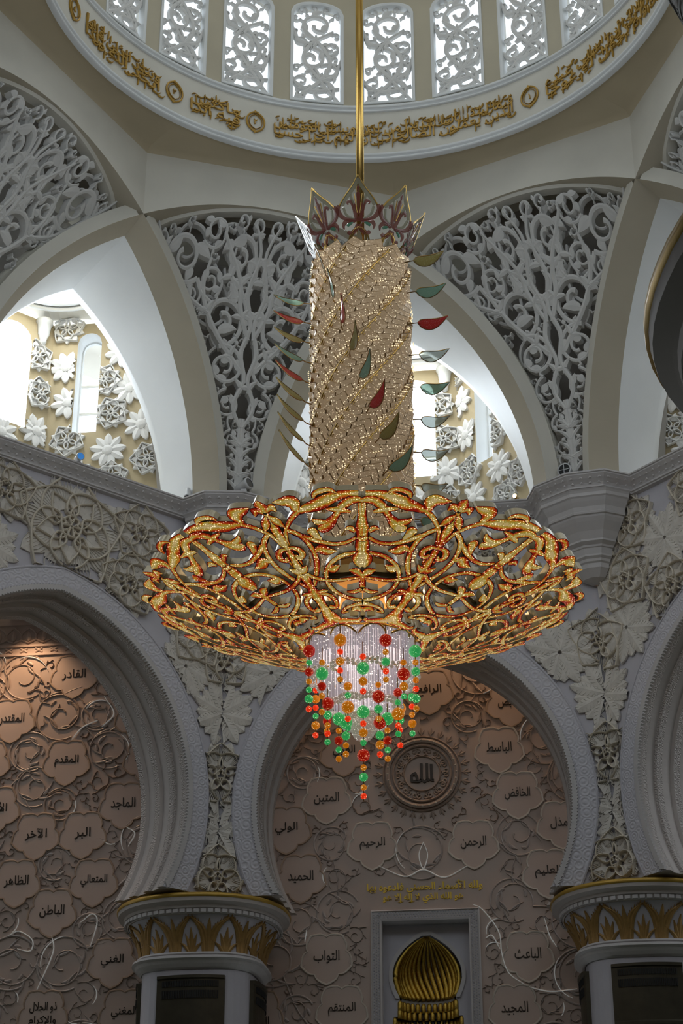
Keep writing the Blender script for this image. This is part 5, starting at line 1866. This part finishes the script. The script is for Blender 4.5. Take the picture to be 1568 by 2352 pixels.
# --- crown of eight fleur-shaped glass leaves
def crown_leaf(i):
    a = rad(-2 + 45 * i)
    er = np.array([math.sin(a + CA), -math.cos(a + CA), 0]); et = np.array([math.cos(a + CA), math.sin(a + CA), 0])
    base = np.array([0, 0, 27.95]) - CO + er * 0.86
    axv = er * 0.42 + Z3 * 0.907
    nv = np.cross(et, axv)
    f = lambda x, y, h: base + np.outer(x, et) + np.outer(y, axv) + np.outer(h, nv)
    root_mb = MB()
    # outline pieces in leaf units (x -0.5..0.5, y 0..1.6)
    half = {'gold_dark': [[(0.0, 1.62, .03), (0.12, 1.40, .04), (0.30, 1.15, .04), (0.40, 0.98, .04), (0.42, 0.95, .03)], [(0.16, 0.20, .05), (0.14, 0.34, .05), (0.05, 0.46, .04), (0.0, 0.50, .03)],
                          [(0.22, 0.10, .04), (0.20, 0.28, .04), (0.12, 0.42, .04), (0.02, 0.52, .04)], [(0.09, 1.22, .02), (0.05, 0.92, .02), (0.03, 0.80, .02)]],
            'crown_pale': [[(0.0, 1.55, .10), (0.12, 1.34, .12), (0.28, 1.12, .11), (0.36, 0.96, .10)], [(0.17, 1.20, .05), (0.12, 1.02, .06), (0.07, 0.84, .05)], [(0.33, 0.93, .06), (0.26, 0.76, .06), (0.10, 0.68, .05)], [(0.0, 0.12, .16), (0.0, 0.3, .14), (0.0, 0.44, .02)]],
            'crown_red': [[(0.42, 0.97, .08), (0.45, 0.86, .12), (0.36, 0.72, .10), (0.22, 0.66, .08), (0.05, 0.64, .09)], [(0.22, 0.98, .03), (0.24, 1.03, .06), (0.16, 1.05, .09), (0.10, 0.94, .10), (0.06, 0.76, .10), (0.03, 0.62, .10)],
                          [(0.31, 0.44, .02), (0.33, 0.54, .08), (0.26, 0.62, .10), (0.08, 0.62, .07)], [(0.24, 0.40, .08), (0.16, 0.36, .11), (0.06, 0.46, .10), (0.03, 0.56, .08)]],
            'crown_green': [[(0.25, 0.52, .06), (0.18, 0.58, .08), (0.12, 0.60, .03)], [(0.0, 0.16, .05), (0.0, 0.30, .04)]]}
    cl = empty('crown_leaf', parent=ch)
    for mt, strokes in half.items():
        for s_ in (1, -1):
            for st in strokes:
                if st[0][0] == 0 and st[-1][0] == 0 and s_ < 0:
                    continue
                k_ = smooth([(x * s_ * 1.14, y * 1.16, w * 1.05) for x, y, w in st], 12)
                mb = MB(); ribbon(mb, k_[:, :2], k_[:, 2], f, -0.012, 0.012, 0.016); mb.build('glass_piece' if mt != 'gold_dark' else 'gilt_edge', 'crown_glint' if i == 6 else ('gold' if mt == 'gold_dark' else mt), cl)
    k_ = smooth([(0, 0.90, .04), (0, 1.16, .07), (0, 1.41, .10), (0, 1.46, .03), (0, 1.55, .06), (0, 1.62, .01)], 18)
    mb = MB(); ribbon(mb, k_[:, :2], k_[:, 2], f, -0.012, 0.014, 0.02); mb.build('glass_piece', 'crown_glint' if i == 6 else 'crown_red', cl)
    if i == 6:                                    # sun glint on this leaf: painted white, with a spot added for it
        cl['label'] = 'glass crown leaf with its sun glint painted white'
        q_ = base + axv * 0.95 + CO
        lamp('sun_glint_spot', 'SPOT', (-7.9, -3.2, 43.0), tuple(q_), 26000, (1.0, 0.98, 0.95), 0.02, spot=9.0, blend=0.3)  # spot added inside the dome to brighten this leaf


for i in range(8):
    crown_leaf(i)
mb = MB(); mb.lathe([(0.98, 27.93 - CO[2]), (1.02, 27.99 - CO[2]), (0.9, 28.07 - CO[2]), (0.3, 28.13 - CO[2])], n=32); mb.build('crown_base', 'crystal', ch)

# --- basket: pierced scrollwork bowl, seven mirrored fields
BR, BH, BZR, BZH = 5.0, 1.3, 19.15, 17.75


def basket_prof(R):
    u = (R - BH) / (BR - BH)
    return BZH + (BZR - BZH) * np.sign(u) * np.abs(u) ** 1.15


def bmapf(a0):
    def f(x, y, h):
        R = np.asarray(y, float)
        z = basket_prof(R) - 0.10 * np.maximum(R - 4.5, 0) ** 2 * 2
        sl = (basket_prof(R + .05) - basket_prof(R - .05)) / 0.1
        nr, nz = sl / np.sqrt(1 + sl ** 2), -1 / np.sqrt(1 + sl ** 2)      # outward/downward normal
        return pol(a0 + np.asarray(x), R + nr * np.asarray(h), z + nz * np.asarray(h))
    return f


BS = "9,474,15 40,474,18 72,467,24 110,453,28 144,446,20 169,440,13;168,442,13 194,428,12 215,413,10 232,398,9 245,375,9 250,359,9;177,443,13 173,460,22 183,471,24 201,472,19 225,474,3;257,448,9 257,422,16 257,395,16 257,368,12 257,345,13 257,327,12 257,308,15 257,288,20 257,264,14 257,246,15 257,229,20 257,204,15 257,179,16 250,158,22 215,141,17;252,454,11 236,463,15 226,450,3;257,454,11 257,473,20 257,489,3;254,445,4 240,427,14 225,410,3;254,358,8 236,358,9 218,350,11 214,336,12 232,331,10 241,339,5;254,301,11 240,299,17 218,310,3;255,303,15 249,321,17 241,333,4;224,401,8 196,385,9 178,360,9 172,333,10 181,304,11 207,275,10 240,250,9 255,236,8;169,337,7 147,344,17 123,336,17 90,334,3;5,451,8 3,416,12 5,391,17 6,369,13 6,343,19 3,316,12;-3,455,8 9,459,14 30,457,18 54,442,17 73,422,13 93,406,22 116,396,24 132,395,7;103,408,11 125,410,13 141,420,4;15,369,8 5,363,10 -2,365,4;21,382,8 36,391,12 51,389,4;4,334,11 6,318,28 8,301,22 10,292,4;20,365,8 53,354,9 97,352,9 140,361,10 174,374,10 203,388,9 222,401,8;132,365,5 145,377,13 153,389,17 167,388,9;20,328,9 72,322,10 111,310,10 142,294,10 161,274,9 166,253,9 150,232,8 104,213,8 43,202,9 8,198,10;143,292,8 119,290,18 91,298,4;12,264,7 94,259,8 153,261,8 207,271,8 245,288,7;3,238,9 5,257,8 4,273,12;6,271,12 28,280,16 56,285,4;4,233,8 43,226,10 84,227,4;3,192,12 46,189,9 112,181,8 145,169,7 101,170,5;215,141,17 64,136,12 10,143,10;4,171,12 44,176,14 76,169,6;247,230,8 195,223,8 168,209,9 165,193,9 186,184,10 222,189,11;242,235,4 209,234,11 181,234,3;60,478,3 80,490,12 110,484,13 120,470,6;30,430,6 60,436,14 95,440,5"
strokes = [np.array([[float(v) for v in p.split(',')] for p in s.split()]) for s in BS.split(';')]
NF = 7
HALF = math.pi / NF
jz = random.Random(6)
smo = []
for s in strokes:
    n_ = max(10, 5 * len(s))
    k_ = smooth(s, n_)
    k_[:, 0] = rad(1) * k_[:, 0] / 10
    k_[:, 1] = 1.3 + (k_[:, 1] / 100 - 1.3) * 1.035
    k_[:, 2] /= 100
    k_[:, 0] = np.minimum(k_[:, 0], HALF)
    smo.append((k_, abs(s[:, 0] - 257).max() < 2))
LIPW = (0.014, 2)
back_mb = MB()                                # the two fields turned away from the viewer
for fld in range(NF):
    for m_ in (1, -1):
        f0 = bmapf(2 * HALF * fld)
        mb_prev = None
        for i, (k_, on_axis) in enumerate(smo):
            if on_axis and m_ < 0:
                continue
            dzz = 0.004 * (i % 9) + 0.002 * (m_ > 0)
            mb = back_mb if fld in (3, 4) else MB()
            # radial strokes need the width in metres: convert angle to arc at this radius
            Rm = k_[:, 1]
            ang = k_[:, 0] * m_

            def mp(x, y, h, f0=f0):
                y_ = np.maximum(y, 0.8)
                return f0(np.asarray(x) / y_, y_, h)
            ribbon(mb, np.stack([ang * Rm, Rm], -1), k_[:, 2] * 1.25 + 0.012, mp, -0.16, 0.0 + dzz, 0.012 + dzz, (0, 1), LIPW)
            if mb is not back_mb:
                mb.build('jewelled_scroll' if len(k_) > 15 else 'jewelled_leaf', ('jewel', 'side', 'lip'), ch)
o_ = back_mb.build('jewelled_scrolls', ('jewel', 'side', 'lip'), ch); o_['kind'] = 'stuff'
# rings that carry the scrollwork
for R_, w_ in ((1.42, 0.10), (2.75, 0.05)):
    mb = MB(); t = np.linspace(0, 2 * np.pi, 97)
    f0 = bmapf(0)
    P_ = np.stack([f0(t, 0 * t + R_ + dr, 0 * t + h) for dr, h in ((-w_ / 2, -.3), (-w_ / 2, -.06), (w_ / 2, -.06), (w_ / 2, -.3))], 1)
    mb.grid(P_, 0); mb.build('carrier_ring', 'gold_dark', ch)

# --- crystal tiers below the basket
def tier(z1, z0, R, lobes, phase, name='crystal_tier', ball=0.05, amp=0.2, arch=0.2, drops=True):
    N = max(130, lobes * 14)
    lob = lambda a: 0.88 + amp * np.abs(np.sin((a - phase) * lobes / 2)) ** 0.8
    root = empty(name, parent=ch)
    mb = MB()
    a = np.linspace(0, 2 * np.pi, N, endpoint=False)
    r_ = R * lob(a)
    sc_ = arch * np.abs(np.sin((a - phase) * lobes / 2)) ** 0.7      # arched head of each lobe
    for j in range(N):                                              # one strand of square crystals each
        dr = 0.012 * (j % 2)
        P = []
        for q, zz in enumerate(np.linspace(z1 + sc_[j] - arch, z0, 5)):
            P.append((r_[j] + dr, zz))
        e = np.array([math.sin(a[j]), -math.cos(a[j]), 0]); f = np.array([math.cos(a[j]), math.sin(a[j]), 0])
        w_ = 2 * np.pi * R / N * 0.40
        pts = [np.array([e * (r - o2) + f * s_ + Z3 * z for s_, o2 in ((-w_, .02), (0, -.012), (w_, .02))]) - CO for r, z in P]
        mb.grid(np.stack(pts))
    o = mb.build('strands', 'crystal', root); o['kind'] = 'stuff'
    mb = MB()
    ar = np.append(a, a[0]); rr = np.append(r_, r_[0]); ss = np.append(sc_, sc_[0])
    mb.tube(np.stack([np.sin(ar) * (rr + .02), -np.cos(ar) * (rr + .02), z1 + ss - arch + 0.02], -1) - CO, 0.026, 6, caps=False)
    mb.build('gilt_rim', 'gold', root, True)
    mb = MB()
    for j in range(0, N if drops else 0, 2):
        for q in range(2):
            mb.ball(np.array([math.sin(a[j]) * (r_[j] - .05 * q), -math.cos(a[j]) * (r_[j] - .05 * q), z0 - 0.03 - 0.07 * q]) - CO, ball, 0, 7, 5)
    o = mb.build('crystal_drops', 'crystal_ball', root); o['kind'] = 'stuff'
    mb = MB(); mb.lathe([(R * 0.78, z1 - CO[2]), (R * 0.76, z0 + 0.05 - CO[2]), (R * .3, z0 + .08 - CO[2])], n=28); mb.build('lamp_drum', 'lampdrum', root)
    return root


tier(17.78, 17.30, 1.24, 1, 0.1, amp=0.12, arch=0.0, drops=False)
tier(17.74, 16.98, 1.16, 10, 0.0)
tier(17.06, 16.32, 0.80, 9, 0.0)
tier(16.50, 15.98, 0.53, 7, 0.0)
# ball of drops at the bottom
mb = MB(); rb_ = random.Random(7)
for i in range(230):
    t_ = i / 229
    z = 16.15 - 0.62 * t_
    R_ = 0.31 * math.sqrt(max(0.02, 1 - (t_ * 0.95) ** 2.2))
    an = i * 2.39996
    mb.ball(np.array([math.sin(an) * R_, math.cos(an) * R_, z]) - CO, 0.05, 0, 7, 5)
o_ = mb.build('drop_cluster', 'crystal_ball', ch); o_['kind'] = 'stuff'

# --- bead strings
BC = {'r': 'bead_redhot', 'R': 'bead_red', 'g': 'bead_green', 'a': 'bead_amber'}
SIZ = {'b': 0.142, 'm': 0.098, 's': 0.070}


def bead_string(x, R, beads, side=1):
    """x: offset to the right of the axis as the viewer sees it (m); R: radius of the ring it hangs from; beads [(z, colour, size)]"""
    x = max(-R * 0.995, min(R * 0.995, x))
    y = math.sqrt(max(R * R - x * x, 0)) * side
    e = np.array([math.cos(CA), math.sin(CA), 0]); f = np.array([math.sin(CA), -math.cos(CA), 0])
    p = e * x + f * y
    root = empty('bead_string', parent=ch)
    zs = [b[0] for b in beads]
    mb = MB(); mb.tube(np.array([[p[0], p[1], max(zs) + 0.35], [p[0], p[1], min(zs) - 0.10]]) - CO, 0.012, 5); mb.build('wire', 'gold_dark', root)
    for z, c_, s_ in beads:
        r_ = SIZ[s_]
        c_ = 'R' if (c_ == 'r' and s_ != 's') else c_
        mb = MB(); mb.ball(np.array([p[0], p[1], z]) - CO, r_, 0, 16, 10); mb.build('bead', BC[c_], root, True)


def zpix(y_img, depth):
    """height of a point seen at image row y_img, standing `depth` metres nearer to the viewer than the axis (measure taken from the photo)"""
    d = ray(837, y_img)
    h = math.hypot(CAM[0], CAM[1]) - depth
    return CAM[2] + d[2] * h / math.hypot(d[0], d[1])


# measured strings: (x in pixels right of the axis, ring radius, [(row, colour, size)]) ; rows are picture rows of the bead centres
STR = [(-122, 1.34, [(1495, 'r', 'b'), (1522, 'g', 's'), (1543, 'r', 'm'), (1565, 'a', 's'), (1584, 'g', 's'), (1605, 'g', 'm'), (1628, 'r', 's')]),
       (-92, 1.30, [(1521, 'a', 's'), (1547, 'g', 'b'), (1576, 'r', 'm'), (1598, 'a', 's'), (1635, 'a', 's')]),
       (-51, 1.38, [(1470, 'a', 'b'), (1497, 'r', 's'), (1519, 'a', 'm'), (1540, 'r', 's'), (1560, 'a', 's')]),
       (0, 1.30, [(1508, 'r', 's'), (1535, 'g', 'b'), (1565, 'a', 'm'), (1588, 'r', 's')]),
       (51, 1.38, [(1471, 'r', 'b'), (1498, 'a', 's'), (1520, 'g', 'm'), (1542, 'r', 's'), (1561, 'a', 's')]),
       (91, 1.30, [(1522, 'a', 's'), (1549, 'r', 'b'), (1577, 'a', 'm'), (1600, 'g', 's')]),
       (119, 1.34, [(1496, 'g', 'b'), (1522, 'a', 's'), (1543, 'g', 'm'), (1563, 'a', 's'), (1583, 'r', 's'), (1605, 'g', 'm'), (1628, 'a', 's')]),
       (-80, 0.95, [(1616, 'r', 'b'), (1642, 'g', 'm'), (1666, 'a', 's'), (1685, 'r', 's'), (1704, 'g', 's')]),
       (-34, 0.95, [(1576, 'a', 'm'), (1597, 'g', 's'), (1624, 'a', 'b'), (1651, 'r', 's'), (1672, 'g', 's')]),
       (34, 0.95, [(1573, 'a', 's'), (1600, 'r', 'b'), (1629, 'g', 'm'), (1651, 'a', 's')]),
       (78, 0.95, [(1591, 'r', 'm'), (1614, 'g', 's'), (1640, 'a', 'b'), (1667, 'r', 's'), (1686, 'g', 's')]),
       (0, 0.62, [(1635, 'g', 'b'), (1662, 'r', 's'), (1683, 'a', 'm'), (1706, 'g', 's')]),
       (-55, 0.70, [(1651, 'g', 'b'), (1678, 'a', 's'), (1701, 'r', 'm'), (1722, 'g', 's'), (1743, 'a', 's')]),
       (-39, 0.60, [(1660, 'g', 'b'), (1690, 'g', 'm'), (1712, 'a', 's'), (1732, 'a', 's')]),
       (37, 0.60, [(1660, 'r', 'b'), (1689, 'g', 'm'), (1711, 'a', 'm'), (1733, 'r', 's')]),
       (54, 0.70, [(1651, 'g', 'b'), (1678, 'a', 's'), (1701, 'r', 'm'), (1723, 'g', 's'), (1743, 'a', 's')]),
       (0, 0.02, [(1735, 'r', 'b'), (1763, 'a', 's'), (1785, 'g', 'm'), (1809, 'a', 's'), (1829, 'r', 's')])]
for x_, R_, bs in STR:
    xm = x_ / 103.0
    dp = math.sqrt(max(R_ * R_ - min(abs(xm), R_) ** 2, 0))
    bead_string(xm, R_, [(zpix(y, dp), c_, s_) for y, c_, s_ in bs])
    if R_ > 1.0 and dp > 0.25:                        # and its counterpart on the far side
        bead_string(-xm * 0.93, R_, [(zpix(y, dp) - 0.06, {'r': 'g', 'g': 'a', 'a': 'r'}[c_], s_) for y, c_, s_ in bs], -1)
lamp('tier_glow', 'POINT', (0, 0, 16.6), (0, 0, 0), 160, (1.0, 0.86, 0.75), 0.5)
lamp('basket_glow', 'POINT', (0, 0, 18.6), (0, 0, 0), 260, (1.0, 0.80, 0.55), 0.6)

# ================================================================== LAMPS ON THE CORNICE
def on_corn(px, py, z=28.36):
    d = ray(px, py)
    return CAM + d * ((z - CAM[2]) / d[2])


def floodlight(px, py, aim, label, s=1.0, lens='black', body='metal_grey'):
    p = on_corn(px, py)
    v = Vector(aim).normalized()
    root = tag(empty('floodlight', p), label, 'lamp', 'small lamps on the cornice')
    q = np.array(v)
    u = np.cross(q, Z3); u /= np.linalg.norm(u); w = np.cross(u, q)
    a = np.linspace(0, 2 * np.pi, 17)[:-1]
    mb = MB()
    rows = [(-0.26, 0.06), (-0.25, 0.11), (-0.05, 0.13), (0.10, 0.15), (0.12, 0.17), (0.20, 0.17), (0.20, 0.145)]
    mb.grid(np.stack([np.array([q * d_ + (u * math.cos(t) + w * math.sin(t)) * r_ + Z3 * 0.2 for t in a]) * s for d_, r_ in rows]), closev=True)
    mb.build('lamp_body', body, root, True)
    mb = MB(); mb.add(np.array([q * 0.19 + (u * math.cos(t) + w * math.sin(t)) * 0.145 + Z3 * 0.2 for t in a]) * s, None, 0, [(list(range(16)), 0)]); mb.build('lens', lens, root)
    mb = MB(); mb.box(np.array([0, 0, 0.03]) * s, 0.16 * s, 0.16 * s, 0.08 * s); mb.build('bracket', body, root)


floodlight(560, 1131, (0.75, -0.45, 0.15), 'white cylinder floodlight with black lens on cornice under left lattice screen', 1.15)
floodlight(180, 1061, (0.55, -0.7, -0.1), 'floodlight with blue lens on the cornice below the left alcove', 0.75, 'blue')
floodlight(431, 1143, (0.05, -0.15, -0.95), 'small grey downlight on the cornice left of the left bracket', 0.72)
floodlight(1414, 1099, (0.15, -0.3, -0.9), 'lit warm downlight on the cornice right of the right bracket', 0.72, 'warm')
floodlight(1185, 1147, (-0.4, -0.8, -0.1), 'tiny amber lamp on the cornice behind the basket, right side', 0.5, 'warm', 'gold')
p_ = on_corn(1414, 1112)
lamp('downlight', 'SPOT', (p_[0] - 0.15, p_[1] - 0.35, 28.2), (p_[0] + 0.35, p_[1] + 0.35, 25.4), 70, (1.0, 0.6, 0.42), 0.05, spot=70, blend=0.9)
# round loudspeaker at the foot of the right screen
p_ = on_corn(1297, 1083) + np.array([0, 0.5, 0])
sp_ = tag(empty('loudspeaker', p_), 'round black loudspeaker at the foot of the right lattice screen', 'loudspeaker')
mb = MB()
a = np.linspace(0, 2 * np.pi, 25)[:-1]
fx, fy = np.array(tan_(0.5)), -np.array(az(0.5))
mb.grid(np.stack([np.array([P3(fx * math.cos(t) * r_ + fy * d_, 0.32 + math.sin(t) * r_) for t in a]) for d_, r_ in ((-0.35, 0.16), (0.0, 0.23), (0.04, 0.23), (0.04, 0.19))]), closev=True); mb.build('housing', 'metal_grey', sp_, True)
mb = MB(); mb.add([P3(fx * math.cos(t) * 0.19 + fy * 0.03, 0.32 + math.sin(t) * 0.19) for t in a], None, 0, [(list(range(24)), 0)]); mb.build('speaker_cone', 'black', sp_)
mb = MB()
for t in (0, math.pi / 2):
    mb.box(P3(fy * 0.045, 0.32), 0.36 if t == 0 else 0.02, 0.01, 0.02 if t == 0 else 0.36, 0, np.array([[fx[0], fx[1], 0], [fy[0], fy[1], 0], [0, 0, 1]]))
mb.build('grille_bar', 'metal_grey', sp_)
mb = MB(); mb.box((0, 0, 0.06), 0.3, 0.2, 0.12); mb.build('foot', 'metal_grey', sp_)
